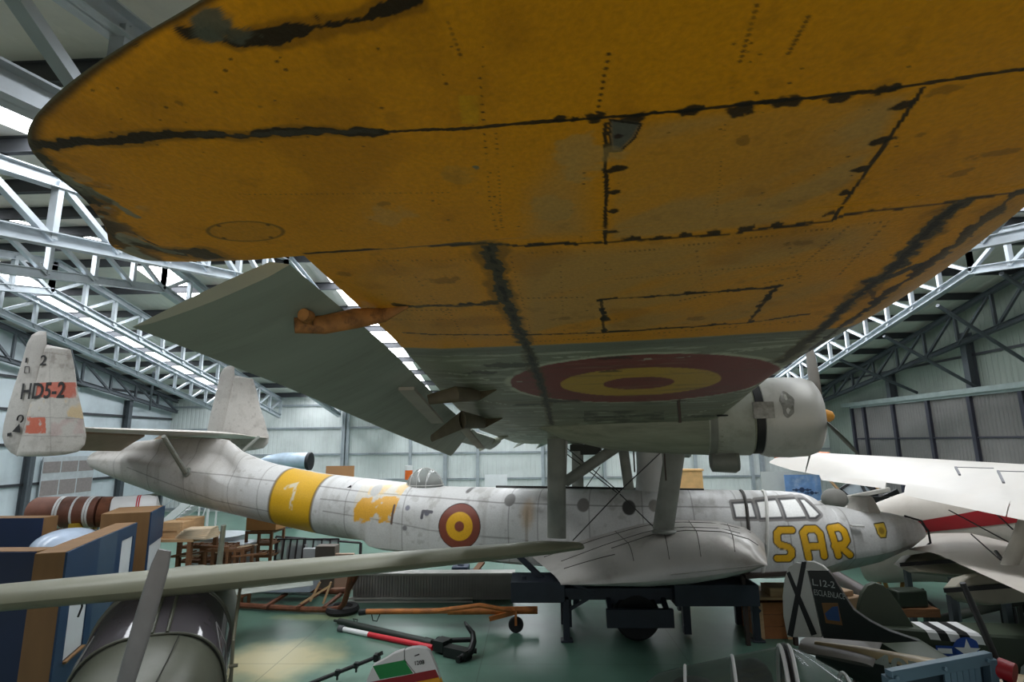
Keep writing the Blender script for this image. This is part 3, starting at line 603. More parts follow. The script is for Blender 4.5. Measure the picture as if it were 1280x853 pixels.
blot(595,203,.01,(120,118,96),1,seed=60)
# further rivet rows, scuffs and stains
for p,q,n,r in (((560,20),(575,60),6,.006),((945,0),(925,70),10,.007),((1010,15),(985,60),8,.007),((420,325),(600,322),30,.005),((660,312),(755,309),18,.005),((770,312),(1100,275),50,.006),((770,345),(1080,318),44,.006),((490,400),(640,396),26,.008),((670,425),(1000,400),50,.009),((700,320),(705,410),16,.007),((870,310),(880,365),10,.007),((985,300),(1000,350),9,.008),((1110,275),(1050,340),14,.009),((1060,280),(1000,330),14,.008),((520,345),(560,395),12,.008),((480,320),(530,380),14,.006),((620,160),(628,300),30,.005),((905,150),(895,270),22,.004),((300,240),(560,235),40,.004)): rivets(p,q,n,r,a=.7)
for k,(px,py,r,asp) in enumerate(((555,348,.05,1.5),(430,345,.03,1.4),(930,170,.02,1.),(480,250,.015,1.5),(1240,190,.03,2.),(1200,215,.025,2.),(1150,165,.012,1.),(1180,110,.02,2.),(325,128,.008,1),(225,125,.01,1),(1000,300,.03,2.),(705,395,.04,1.5),(870,395,.04,2.))): blot(px,py,r,(104,72,18),asp,.5,seed=70+k)
for k,(px,py,r,asp,c) in enumerate(((490,265,.07,1.3,(206,158,84)),(575,215,.05,1.2,(200,150,60)),(720,190,.10,1.,(186,156,96)),(690,255,.09,1.,(186,154,92)))): blot(px,py,r,c,asp,.5,seed=90+k)
# torn rim of the tip: flaked metal showing
tr_=sst(12.95,12.5,v)*sst(12.05,12.12,v)*sst(.30,.05,(1-x)*np.abs(Le-Te).ravel()+.25*(fbm(u*6,v*6,4,95)-.5)); pt.put(tr_*sst(.42,.5,fbm(u*11,v*11,4,96))*.85,(64,56,36)); pt.put(tr_*sst(.58,.64,fbm(u*9,v*9,4,97))*.9,(150,150,132))
# oily stains and scrapes of the inner wing
for k,(px,py,r,asp) in enumerate(((640,455,.10,2.5),(600,465,.08,2.5),(770,445,.05,3.),(760,462,.05,2.),(700,500,.12,2.),(660,505,.10,2.),(760,520,.16,3.),(720,540,.2,2.),(800,545,.2,2.),(880,520,.12,2.),(850,500,.08,1.2))): blot(px,py,r,(46,48,38),asp,.75,seed=110+k)
for p,q in (((555,466),(600,470)),((575,485),(640,487)),((610,478),(650,476)),((690,445),(740,443)),((780,449),(860,444)),((905,440),(980,432)),((845,523),(930,500)),((640,545),(700,540)),((600,500),(640,506)),((590,470),(610,474))): seam([p,q],.022,(196,200,178),1.2,.75,dash=6)
rs=np.random.RandomState(5)
for k in range(140):
    px,py=rs.uniform(90,1150),rs.uniform(40,400); c=Wp(px,py); r=rs.uniform(.003,.009); pt.put(sst(r,r*.5,np.hypot(u-c[0],(v-c[1])*1.3))*.8,(60,44,14))
pt.put(sst(.68,.8,n2)*.18,(90,62,12))
wb=FB(); wb.v=[tuple(p) for p in np.stack([u,-v,Ww.ravel()],1).tolist()]
I,J=np.meshgrid(np.arange(nv-1),np.arange(nx-1),indexing='ij'); I=I.ravel();J=J.ravel()
wb.f=[tuple(f) for f in np.stack([I*nx+J,I*nx+J+1,(I+1)*nx+J+1,(I+1)*nx+J],1).tolist()]; wb.m=[0]*len(wb.f)
# upper skin and port half: coarser, one continuous wing
vi=np.concatenate([np.linspace(0,12.05,26),[12.06],np.linspace(12.1,13.47,24)]); xi=np.concatenate([[0,.005,.015,.03,.055],np.linspace(.09,1,22)])
cols=[pt.c]
def half(sg,fn,flip):
    o=len(wb.v); P=[]
    for a in vi:
        for b_ in xi:
            l,t=LE(a),TE(a); P.append(B(l+(t-l)*b_,sg*a,float(fn(np.array(a),np.array(b_)))))
    wb.v+=[tuple(map(float,p)) for p in P]; m=len(xi)
    for i in range(len(vi)-1):
        for j in range(m-1):
            f=(o+i*m+j,o+(i+1)*m+j,o+(i+1)*m+j+1,o+i*m+j+1); wb.f.append(f if not flip else f[::-1]); wb.m.append(0)
    c=np.where((np.repeat(vi,m)>10.25)[:,None],lin((206,150,24)),lin((126,130,118))); cols.append(c)
half(1,wupp,False); half(-1,wlow,False); half(-1,wupp,True)
o=len(wb.v)
# trailing-edge closing strips
for sg in (1,-1):
    P=[]
    for a in vi: t=TE(a); P+= [B(t,sg*a,float(wlow(np.array(a),np.array(1.)))),B(t,sg*a,float(wupp(np.array(a),np.array(1.))))]
    o=len(wb.v); wb.v+=[tuple(map(float,p)) for p in P]
    for i in range(len(vi)-1): wb.f.append((o+2*i,o+2*i+1,o+2*i+3,o+2*i+2)); wb.m.append(0)
    cols.append(np.tile(lin((150,120,60)),(len(P),1)))
wing=wb.fbuild('wing',paintmat('weathered_wing_paint',.5,.25,60,.10,.3),color=np.concatenate(cols),smooth=50,fix=False)
# ---- drooped aileron and flap surfaces behind the trailing edge (starboard), mirrored to port
ailm=pmat('green_grey_aileron_fabric',(148,156,144),.6,0,.1,1.5,dirt=(112,118,104),dirt_amt=.5,dirt_scale=1.2,stretch=(.35,2.5,1))
def aileron(sg,v0,v1,drop0,drop1,ch0,ch1,n=18):
    f=FB(); rows=[]
    for k in np.linspace(0,1,n):
        a=v0+(v1-v0)*k; le=float(TE(np.array(min(a,12.04))))-.075; wl=W0+DIH*a-.03; ch=ch0+(ch1-ch0)*k; dr=drop0+(drop1-drop0)*k; R=[]
        m=9
        for j in range(m): x_=j/(m-1); R.append(B(le-ch*x_,sg*a,wl+.05*math.sqrt(x_)*(1-x_)+.045*min(1,x_*8)*(1-x_)+.012-dr*x_))
        for j in range(m-2,0,-1): x_=j/(m-1); R.append(B(le-ch*x_,sg*a,wl-.02*math.sin(math.pi*x_)-dr*x_))
        rows.append(R)
    f.loft(rows); return f
ail=aileron(1,12.0,4.4,.25,.50,.86,.40).fbuild('aileron',ailm,smooth=40); aileron(-1,12.0,4.4,.25,.50,.86,.40).fbuild('aileron',ailm,smooth=40)
aileron(1,4.2,1.3,.18,.2,.35,.3).fbuild('flap',ailm,smooth=40); aileron(-1,4.2,1.3,.18,.2,.35,.3).fbuild('flap',ailm,smooth=40)
# hinge arms
rust=pmat('rusty_yellow_bracket',(150,104,54),.65,.05,.35,12.,dirt=(50,32,22),dirt_amt=.95,dirt_scale=11)
def arm(p0,p1,p2,r,m,name='hinge_arm'):
    f=FB(); f.path([p0,p1,p2],r,10); return f.fbuild(name,m)
def Wq(px,py,dz=0.): a=Wp(px,py); return A(a[0],-a[1],W0+DIH*a[1]+dz)
def flatarm(pts,ws,th,m,name):
    """streamlined arm hanging under the wing: a flattened tapering fairing"""
    f=FB(); rows=[]
    P=[A(*p) for p in pts]
    for i,p in enumerate(P):
        d=nrm(P[min(i+1,len(P)-1)]-P[max(i-1,0)]); s_=nrm(np.cross(d,A(0,0,1))); up=np.cross(s_,d); rows.append([p+s_*th*ws[i]*math.cos(t)+up*ws[i]*math.sin(t) for t in np.linspace(0,2*math.pi,13)[:-1]])
    f.loft(rows); return f.fbuild(name,m)
_tl=lambda a:(float(TE(np.array(a)))-.075,W0+DIH*a-.03)
_a0=A(_tl(12.)[0],-12.,_tl(12.)[1]); _a1=A(_tl(12.)[0]-.86,-12.,_tl(12.)[1]-.25); _a2=A(_tl(4.4)[0]-.40,-4.4,_tl(4.4)[1]-.50); _an=nrm(np.cross(_a1-_a0,_a2-_a0)); _an=-_an if _an[2]>0 else _an
def onail(px,py,off=.05):
    d=ray(px,py); dl=A(d@FU,-(d@FV),d[2]); q=CC-FP; c=A(q@FU,-(q@FV),q[2]); t=((_a0-c)@_an+off)/(dl@_an); return c+dl*t
arm1=flatarm([Wq(510,382,-.004),Wq(480,388,-.03),onail(445,398,.05),onail(405,406,.06),onail(368,407,.05)],[.012,.045,.06,.055,.045],.55,rust,'hinge_arm')
f=FB(); q=onail(383,395,.03); f.lathe([(-.03,.0),(-.03,.035),(.03,.035),(.03,.0)],q,(0,1,0),14); f.bar(q,onail(390,408,.05),.05,.05); f.fbuild('hinge_lug',rust,arm1)
flatarm([Wq(620,486,-.0),Wq(598,489,-.04),onail(570,493,.06),onail(535,500,.05)],[.02,.07,.08,.05],.5,pmat('brown_green_hinge_paint',(92,84,66),.6,0,.2,5.),'hinge_arm')
flatarm([Wq(628,522,-.0),Wq(605,524,-.06),onail(578,525,.1),onail(540,548,.05)],[.02,.09,.11,.05],.45,MATS['brown_green_hinge_paint'],'hinge_arm')
flatarm([Wq(635,545,-.0),Wq(615,549,-.06),Wq(600,556,-.12)],[.02,.08,.06],.5,olive,'hinge_arm')
tabm=pmat('bare_grey_batten',(150,146,136),.6)
f=FB(); f.bar(onail(508,486,.07),onail(547,528,.12),.14,.03); f.fbuild('tab_batten',tabm)
f=FB(); f.bar(onail(580,536,.10),onail(601,560,.12),.12,.03); f.fbuild('tab_batten',tabm)
# ---- engines: nacelle, cowl ring, propeller
cowlm=pmat('dirty_white_cowling',(196,194,188),.42,.12,.08,2.,dirt=(120,122,108),dirt_amt=.6,dirt_scale=2.)
patchm=pmat('worn_bare_metal_patch',(142,140,134),.4,.3,.3,14.,dirt=(90,88,82),dirt_amt=.8,dirt_scale=9)
propm=pmat('dark_olive_propeller',(72,78,66),.5,.1,.1); proplt=pmat('dull_grey_propeller',(138,132,124),.5,.2,.1)
def prop_blade(f,o,ang,L_,wd,axis,pitch_=.5,root=.12):
    ax=nrm(axis); y=nrm(np.cross(A(0,0,1),ax)); z=np.cross(ax,y); d=y*math.sin(ang)+z*math.cos(ang); c=np.cross(ax,d); rows=[]
    for k in np.linspace(0,1,12):
        r=root+(L_-root)*k; w=wd*(.45+.9*math.sin(math.pi*min(1,.15+k*.78))**1.2)*(1 if k<.93 else (1-(k-.93)/.07*.75)); tw=pitch_*(1.2-.75*k); ca=c*math.cos(tw)+ax*math.sin(tw); na=np.cross(d,ca); th=w*.16*(1.6-k)
        rows.append([o+d*r+ca*w*.5*math.cos(t)+na*th*.5*math.sin(t) for t in np.linspace(0,2*math.pi,13)[:-1]])
    f.loft(rows)
def engine(v,main):
    w=4.56 if v>0 else 4.56
    if abs(v)<1: w=5.0
    f=FB(); f.lathe([(0,.12),(.5,.34),(1.3,.52),(2.4,.60),(3.1,.62),(3.62,.60)],B(-1.3,v,w),(1,0,0),36); nac=f.fbuild('nacelle',olive)
    f=FB(); f.lathe([(0,.575),(.02,.618),(.7,.628),(.72,.60)],B(1.58,v,w),(1,0,0),40); f.fbuild('nacelle_collar',pmat('greenish_white_nacelle',(164,166,154),.5,.05,.1,2.,dirt=(104,110,92),dirt_amt=.7,dirt_scale=1.6),nac)
    f=FB(); f.lathe([(0,.56),(.02,.62),(.12,.655),(.45,.665),(.72,.645),(.86,.59),(.92,.50),(.88,.46),(.6,.44)],B(2.44,v,w),(1,0,0),48); cow=f.fbuild('cowling',cowlm,smooth=50)
    f=FB(); f.lathe([(0,.60),(.12,.60)],B(2.33,v,w),(1,0,0),36); f.fbuild('cowl_gap',darkm,cow)
    f=FB(); f.lathe([(0,.618),(.03,.628),(.10,.628),(.12,.618)],B(1.62,v,w),(1,0,0),40); f.fbuild('exhaust_band',strutm,nac)
    f=FB()
    for t in (-.95,): pass
    a_=math.radians(8); f.box(B(2.42,v+.645*math.cos(a_),w+.645*math.sin(a_)),(.30,.10,.26)); f.fbuild('cowl_clip',patchm,cow)
    f=FB(); f.lathe([(0,.42),(.05,.42)],B(2.6,v,w),(1,0,0),24); f.fbuild('baffle',darkm,cow)
    for k in range(9):
        a_=k*2*math.pi/9+.2; f=FB(); o_=A(*B(2.98,v,w)); d=A(0,math.cos(a_),math.sin(a_)); f.tube(o_+d*.14,o_+d*.40,.075,n=10)
        for r in (.22,.27,.32,.37): f.tube(o_+d*r,o_+d*(r+.02),.095,n=10)
        f.fbuild('cylinder',strutm,cow)
    f=FB(); f.lathe([(0,.16),(.1,.15),(.3,.1)],B(2.95,v,w),(1,0,0),16); f.fbuild('gear_case',strutm,cow)
    pr=FB(); pr.lathe([(0,.13),(.1,.135),(.2,.12),(.3,.075),(.34,0)],B(3.3,v,w),(1,0,0),20); pr=pr.fbuild('spinner',pmat('orange_spinner_paint',(206,142,44),.45,0,.1))
    for k,m in ((0,propm),(1,proplt),(2,propm)):
        f=FB(); prop_blade(f,A(*B(3.42,v,w)),math.radians({0:-112,1:9,2:129}[k]) if True else 0,1.55,.17,(1,0,0),.6); f.fbuild('propeller_blade',m,pr)
    # oil-cooler scoop under the nacelle
    f=FB(); f.lathe([(0,.10),(.03,.17),(.4,.19),(.46,.15),(.44,.12)],B(1.62,v+.1,w-.72),(1,0,0),20); f.bar(B(1.85,v+.1,w-.66),B(1.85,v+.1,w-.5),.25,.3,up=(1,0,0)); f.fbuild('oil_cooler',strutm,nac)
engine(4.2,True); engine(0,False); engine(-4.2,False)
# worn patch shown on the starboard cowl
f=FB(); w=4.56; v=4.2; P=[]; n=26; c0=math.radians(30)
ring=[(2.78+.10*math.cos(t)*(1+.15*math.sin(5*t)),math.radians(16)+.33*math.sin(t)*(1+.1*math.cos(3*t))) for t in np.linspace(0,2*math.pi,n+1)[:-1]]
f.v=[B(2.78,v+.668*math.cos(math.radians(16)),w+.668*math.sin(math.radians(16)))]
for a_,b_ in ring: f.v.append(B(a_,v+.668*math.cos(b_),w+.668*math.sin(b_)))
f.f=[(0,i+1,(i+1)%n+1) for i in range(n)]; f.m=[0]*n; f.fbuild('worn_patch',patchm,fix=True)
# under-wing pitot mast, drop lug and slot
f=FB(); q=Wq(848,500); f.bar(q,q+A(0,0,-.28),.12,.03,up=(1,0,0)); f.fbuild('mast',pmat('brown_black_mast',(56,44,36),.6))
q=Wq(828,530); f=FB(); f.bar(q,q+A(0,0,-.4),.09,.03,up=(1,0,0)); f.fbuild('mast',MATS['brown_black_mast'])
f=FB(); q=Wq(903,518,-.02); f.path([q+A(.07*math.cos(t),.07*math.sin(t),0) for t in np.linspace(0,2*math.pi,17)],.012,6); f.fbuild('lifting_ring',darkm)
# ---- struts and wires between hull, sponson and wing
def fair(name,p,q,ch,th,m=strutm,parent=None,taper=1.):
    f=FB(); p=A(*B(*p)); q=A(*B(*q)); d=nrm(q-p); x=nrm(A(1,0,0)-d*d[0]); y=np.cross(d,x); rows=[]
    for k,s_ in ((0,1.),(1,taper)): rows.append([(p if k==0 else q)+x*ch*s_*.5*math.cos(t)*(1.1 if math.cos(t)<0 else .9)+y*th*s_*.5*math.sin(t) for t in np.linspace(0,2*math.pi,17)[:-1]])
    f.loft(rows); return f.fbuild(name,m,parent)
def AV(px,py,v): return atv(px,py,v)
fair('wing_strut',AV(697,673,2.2),AV(697,556,2.2)+A(0,0,.12),.40,.15)
fair('wing_strut',AV(697,604,1.0),AV(699,556,1.0)+A(0,0,.12),.46,.16,ltgrey)
fair('wing_strut',AV(830,664,2.6),AV(848,566,2.6)+A(0,0,.25),.40,.17)
fair('wing_strut',AV(706,604,1.5),AV(782,558,1.5)+A(0,0,.1),.24,.14)
fair('wing_strut',AV(787,612,.6),AV(779,560,.6)+A(0,0,.1),.24,.14)
fair('wing_strut',(-1.3,-2.2,2.2),(-1.25,-2.2,4.2),.34,.15); fair('wing_strut',(.8,-2.6,2.5),(1.2,-2.6,4.2),.34,.15)
f=FB(); q=AV(830,664,2.6); f.lathe([(0,.24),(.03,.24),(.06,.2)],B(q[0],q[1],q[2]-.03),(0,0,1),18); f.fbuild('strut_foot',strutm)
# broad pale pylon under the centre engine
f=FB(); rows=[]; c=AV(814,612,.45); c2=AV(812,562,.45)
for z,s_ in ((c[2]-.25,1.05),(c[2],.86),(c[2]+.45,.74),(c2[2]+.25,.72)): rows.append([B(c[0]+.42*s_*math.cos(t),.1+.32*s_*math.sin(t),z) for t in np.linspace(0,2*math.pi,25)[:-1]])
f.loft(rows); f.fbuild('engine_pylon',pmat('pale_pylon_paint',(176,176,172),.5,.1,.1,2.,dirt=(110,108,100),dirt_amt=.5))
def wire(p,q,r=.012): f=FB(); f.tube(B(*p),B(*q),r,n=6); return f.fbuild('bracing_wire',wirem)
wire(AV(716,676,2.3),AV(777,612,1.6)); wire(AV(777,612,1.6),AV(828,564,1.0)); wire(AV(822,664,2.4),AV(775,618,1.6)); wire(AV(775,616,1.5),AV(708,560,.9)); wire(AV(771,616,1.4),AV(706,566,.8)); wire(AV(732,610,.8),AV(750,584,.8))
f=FB(); q=AV(725,560,.2); f.box(B(q[0]+.15,.2,q[2]+.0),(.75,.5,.16)); f.box(B(q[0]+.25,.2,q[2]-.1),(.45,.4,.14)); f.fbuild('under_wing_box',pmat('dark_box_paint',(58,60,54),.6))
f=FB(); q=AV(820,545,3.2); f.box(B(q[0],3.0,q[2]+.02),(.75,.5,.16)); f.fbuild('access_hatch',pmat('teal_grey_hatch',(104,122,112),.55))
for px in (791,829): f=FB(); p=AV(px,545,3.0); f.bar(B(p[0],3.0,p[2]),B(p[0],3.0,p[2]-(.85 if px==829 else .7)),.05 if px==829 else .02,.03,up=(1,0,0)); f.fbuild('hanging_rod',MATS['brown_black_mast'])
# ---- tail
tailm=pmat('dusty_tail_paint',(196,190,182),.5,.05,.08,2.,dirt=(128,112,96),dirt_amt=.45,dirt_scale=1.8)
def tpw(v): return 4.56+.03*v
f=FB(); rows=[]
for v in np.linspace(-3.35,3.35,21):
    k=1-abs(v)/3.35; le=-12.55+1.0*sst(0,1,k*1.05); te=-14.0; w=tpw(v); th=.12+.12*k; R=[]
    for j in range(10): x_=j/9; R.append(B(le+(te-le)*x_,v,w+th*.55*math.sqrt(x_+.0)*(1.25-x_)*1.3 if x_>0 else w))
    for j in range(8,0,-1): x_=j/9; R.append(B(le+(te-le)*x_,v,w-th*.5*math.sqrt(x_)*(1.2-x_)))
    rows.append(R)
f.loft(rows); tp=f.fbuild('tailplane',tailm,smooth=50)
for sg in (1,-1):
    f=FB(); rows=[]
    for v in np.linspace(.35,3.25,8):
        w=tpw(v*sg)+.02; l=.85-.1*abs(v-.35)/2.9; rows.append([B(-14.02,v*sg,w+.06),B(-14.02-l*.5,v*sg,w-.17),B(-14.0-l,v*sg,w-.52),B(-14.02-l*.45,v*sg,w-.27),B(-14.02,v*sg,w-.09)])
    f.loft(rows); f.fbuild('elevator',pmat('brown_grimed_elevator',(150,132,112),.6,0,.1),tp)
    # bracing strut
    f=FB(); a=atv(204,548,1.9); b_=atv(232,590,.70)
    if sg>0: f.path([B(a[0],1.9,a[2]+.05),B(b_[0],.72,b_[2])],[.055,.075],10); f.lathe([(0,.14),(.10,.12),(.12,0)],B(b_[0],.60,b_[2]-.02),(0,-1,0),16)
    else: f.path([B(a[0],-1.9,a[2]+.05),B(b_[0],-.72,b_[2])],[.055,.075],10)
    f.fbuild('tail_strut',strutm)
def P34(px,py): q=atv(px,py,3.4); return (q[0],q[2])
finpts=[(60,431),(88,437),(93,460),(97,490),(103,515),(108,545),(106,556),(98,565),(80,569),(55,571),(36,571)]
rudpts=[(58,431),(58,413),(46,414),(38,420),(33,432),(25,460),(12,500),(5,530),(3,546),(6,558),(14,567),(34,571)]
# fin with painted side: fine grid clipped to outline
FO=[P34(*p) for p in [(58,431),(88,437),(93,460),(97,490),(103,515),(108,545),(106,556),(98,565),(80,569),(55,571),(20,571)]]
RO=[P34(*p) for p in [(58,431),(58,414),(48,414),(40,419),(34,430),(26,458),(13,500),(5,530),(3,545),(6,557),(13,566),(22,571)]]
def finmesh(poly,th,paint):
    """lens-section plate filling an outline in the u-w plane, grid mesh with painted attribute"""
    P=np.array(poly); u0,u1,w0,w1=P[:,0].min(),P[:,0].max(),P[:,1].min(),P[:,1].max(); nw=150; nu=90; f=FB(); rows=[]; cols=[]
    for z in np.linspace(w0+.004,w1-.004,nw):
        xs=[]
        for i in range(len(P)):
            (xa,ya),(xb,yb)=P[i],P[(i+1)%len(P)]
            if (ya>z)!=(yb>z): xs.append(xa+(z-ya)*(xb-xa)/(yb-ya))
        a,b_=min(xs),max(xs); k=np.linspace(0,1,nu); xx=a+(b_-a)*k; t_=th*np.sqrt(np.clip(4*k*(1-k),0,1))*min(1,(b_-a)/.6)*math.sqrt(max(0,min(1,(w1-z)/.12,(z-w0)/.12)))
        rows.append((xx,z,t_))
    return rows
def fin(v,sg):
    par=None
    for poly,th,name in ((FO,.085,'fin'),(RO,.06,'rudder')):
        rows=finmesh(poly,th,None); f=FB(); n=len(rows); m=len(rows[0][0]); uu=[];ww=[]
        for s_ in (1,-1):
            o=len(f.v)
            for xx,z,t_ in rows:
                for a,b_ in zip(xx,t_): f.v.append(B(a,v+s_*b_,z)); uu.append(a); ww.append(z)
            for i in range(n-1):
                for j in range(m-1): q=(o+i*m+j,o+i*m+j+1,o+(i+1)*m+j+1,o+(i+1)*m+j); f.f.append(q if s_<0 else q[::-1]); f.m.append(0)
        u,w=np.array(uu),np.array(ww); pt=Paint(len(u),(190,186,180)); n1=fbm(u*3,w*3,4,3); n2=fbm(u*9,w*9,4,6)
        pt.put(sst(.5,.75,n1)*.5,(158,152,146)); pt.put(sst(.6,.8,n2)*.35,(130,122,114)); pt.put(sst(5.6,6.6,w)*.35,(128,122,116))
        if name=='fin' and v>0:
            T=lambda pts:[P34(*p) for p in pts]
            pt.put(inpoly(u,w,T([(50,479),(95,478),(97,498),(47,497)]))*sst(.25,.42,n1)*.85,(190,84,58)); pt.put(inpoly(u,w,T([(26,500),(60,500),(57,519),(24,521)]))*sst(.3,.6,n1)*.6,(206,176,112)); pt.put(inpoly(u,w,T([(84,499),(101,498),(106,524),(88,521)]))*sst(.35,.6,n1)*.6,(212,180,120))
            pt.put(inpoly(u,w,T([(36,522),(61,522),(62,542),(34,542)]))*sst(.2,.35,n2)*.9,(192,88,58)); pt.put(inpoly(u,w,T([(68,524),(104,524),(106,542),(68,546)]))*sst(.4,.6,n1)*.35,(190,150,150))
            for L_ in ([(40,438),(88,445)],[(36,521),(105,524)],[(66,440),(68,570)],[(30,545),(104,546)]): pt.put(sst(.014,.004,pdist(u,w,T(L_)))*.5,(110,104,100))
            pt.put(inpoly(u,w,T([(46,440),(92,442),(93,462),(44,460)]))*sst(.4,.65,n2)*.45,(120,112,104))
        if name=='rudder': pt.put(np.ones(len(u))*.3,(150,148,146))
        ob=f.fbuild(name,paintmat('dusty_fin_paint' if 'fin_p' not in globals() else 'dusty_fin_paint',.5,.1,30,.07),color=pt.c,smooth=50,fix=False) if True else None
        if name=='fin': par=ob
    return par
fn=fin(3.4,1); fin(-3.4,-1)
ink=pmat('black_stencil_paint',(34,32,32),.6)
def ftext(st,px,py,hpx,wd,bold=.01,m=ink):
    a=P34(px,py+hpx); b_=P34(px,py); c=P34(px+wd,py+hpx); f=FB(); h=b_[1]-a[1]; f.text(st,B(a[0],3.4+.088,a[1]),(1,0,0),(0,0,1),h,off=.004,bold=bold,width=c[0]-a[0]); f.fbuild('lettering',m,fn)
ftext('HD5-2',30,480,20,54,.02); ftext('2',54,445,13,8,.02)
for q in ([(20,540),(29,530),(30,541)],[(14,542),(19,541),(19,545),(14,546)],[(37,448),(39,448),(38,454),(36,454)]):
    f=FB(); f.prism([B(P34(*p)[0],3.4+.085,P34(*p)[1]) for p in q],(0,-.006,0)); f.fbuild('paint_mark',ink,fn)
f=FB(); c=P34(30,524); f.path([B(c[0]+.09*math.cos(t),3.489,c[1]+.09*math.sin(t)) for t in np.linspace(-1.2,3.6,14)],.018,6); f.fbuild('paint_mark',ink,fn)
f=FB(); q=[P34(*p) for p in ((36,459),(41,459),(41,467),(35,467))]; f.path([B(a,3.487,b_) for a,b_ in q+[q[0]]],.01,5); f.fbuild('paint_mark',ink,fn)
# twig nest lying on the sponson, and sponson seams
f=FB(); c=atv(893,690,2.9); rs=np.random.RandomState(3)
# seams of the sponson skin, and its lower lip
def sptop(x,v):
    k=(v-.85)/2.3; ub=-2.2+1.06*k; uf=3.02-.42*k; e=min(max((v-2.6)/.62,0),1); ro=math.sqrt(max(0.,1-e*e)); X_=x
    top=np.interp(X_,[0,.12,.3,.5,.65,.82,.93,.98,1.],[1.60,1.80,2.10,2.38,2.47,2.46,2.34,2.20,2.02]); bot=np.interp(X_,[0,.2,.45,.65,.82,.93,1.],[1.50,1.46,1.46,1.54,1.68,1.82,1.98]); mid=bot+(top-bot)*.22
    return B(ub+(uf-ub)*x,v,mid+(top-mid)*ro+.004)
for xs_,vs_ in (((.04,.95),(1.5,1.5)),((.08,.9),(2.2,2.2)),((.3,.97),(2.62,2.62)),((.38,.38),(1.25,3.1)),((.55,.55),(1.25,3.15)),((.70,.70),(1.25,3.15)),((.86,.86),(1.25,3.1)),((.06,.3),(2.7,2.9))):
    f=FB(); f.path([sptop(xs_[0]+(xs_[1]-xs_[0])*t,vs_[0]+(vs_[1]-vs_[0])*t) for t in np.linspace(0,1,18)],.008,5); f.fbuild('sponson_seam',pmat('grey_seam_line',(84,80,74),.7),sp)
f=FB(); f.path([A(*sptop(x,3.215))+A(0,0,-.01) for x in np.linspace(.55,.985,16)],.012,6); f.fbuild('rubbing_strip',spm,sp)
# (nest of twigs on the sponson, bird debris)
twig=pmat('dry_twigs',(120,92,58),.8,0,.2); moss=pmat('dull_green_cord',(84,92,66),.8)
tw=FB(); c=(1.45,2.55,2.22)
for k in range(46):
    a=rs.uniform(0,6.3); p=A(c[0]+rs.normal(0,.22),c[1]+rs.normal(0,.10),c[2]+rs.uniform(0,.05)); d=A(math.cos(a)*rs.uniform(.1,.3),math.sin(a)*.12,rs.uniform(-.02,.05)); tw.tube(B(*p),B(*(p+d)),.006,n=4)
P=[FP+FU*a-FV*b_+A(0,0,z) for a,b_,z in tw.v]; tw.v=[tuple(p) for p in P]
nest=tw.build('twig_pile',twig); tag(nest,'scatter of dry twigs lying on top of the flying boat sponson','twigs')
# ================================================================== BEACHING TROLLEY UNDER THE SPONSON
slate=pmat('dark_slate_trolley_paint',(40,47,57),.5,.15,.12,3.,dirt=(34,36,40),dirt_amt=.6)
tyre=pmat('black_tyre_rubber',(24,24,25),.75,0,.15,10.)
hubm=pmat('dull_wheel_hub',(96,98,100),.5,.3)
W2=lambda px,py,Y: atY(px,py,Y)
tr=thing('beaching_trolley','dark slate steel beaching trolley with fat black wheel under the grey sponson','trolley',A(2.2,12.9,0))
mb=MB()
for Y in (12.65,13.7):
    mb.bar(W2(700,742,12.65)*A(1,0,1)+A(0,Y,0),W2(945,742,12.65)*A(1,0,1)+A(0,Y,0),.12,.24)
mb.box(W2(672,733,12.9)+A(0,0,-.02),(1.15,.9,.42)); mb.box(W2(888,738,12.8),(1.75,.9,.42))
for px in (707,942): 
    a=W2(px,745,12.65); mb.bar(a,A(a[0],12.65,.02),.14,.12); mb.box((a[0],12.65,.02),(.26,.24,.04)); mb.bar((a[0],13.7,a[2]),(a[0],13.7,.02),.14,.12)
for p,q in (((712,762),(752,738)),((700,724),(745,742)),((845,735),(890,752)),((935,750),(950,765))): mb.bar(W2(*p,12.62),W2(*q,12.62),.07,.07)
mb.bar(W2(655,720,12.7),W2(655,745,12.7),.1,.1)
mb.bar(W2(648,695,12.9),W2(690,735,12.9),.12,.12)
mb.build('frame',slate,tr,bevel=.01)
mb=MB(); a=W2(758,773,12.2); b_=W2(842,773,12.2); mb.box((a+b_)/2,(b_[0]-a[0],.12,.36)); mb.bar(A(a[0]+.1,12.2,a[2]),A(a[0]+.1,12.9,1.0),.1,.12); mb.bar(A(b_[0]-.1,12.2,a[2]),A(b_[0]-.1,12.9,1.0),.1,.12); mb.build('fender_beam',slate,tr,bevel=.01)
def wheel(par,c,r,wd,axis,nm='wheel',hubr=.5,mt=None):
    f=MB(); f.lathe([(-wd/2*.7,r*hubr),(-wd/2,r*.72),(-wd/2*.92,r*.9),(-wd*.3,r*.985),(0,r),(wd*.3,r*.985),(wd/2*.92,r*.9),(wd/2,r*.72),(wd/2*.7,r*hubr)],c,axis,36)
    w=f.build(nm,mt or tyre,par) if par is not None else None
    g=MB(); g.lathe([(-wd/2*.6,0.01),(-wd/2*.55,r*.2),(-wd/2*.35,r*.3),(-wd/2*.4,r*hubr*1.02),(wd/2*.4,r*hubr*1.02),(wd/2*.35,r*.3),(wd/2*.55,r*.2),(wd/2*.6,.01)],c,axis,24)
    g.build('hub',hubm,w); return w
cw=W2(797,776,12.62); rw=.50; wheel(tr,(cw[0],12.75,rw),rw,.34,(0,-1,0)); wheel(tr,(cw[0],13.6,rw),rw,.34,(0,-1,0))
mb=MB(); mb.tube((cw[0],12.5,rw),(cw[0],13.9,rw),.06); mb.box((cw[0],13.2,.85),(1.1,1.1,.22)); mb.build('axle',slate,tr)
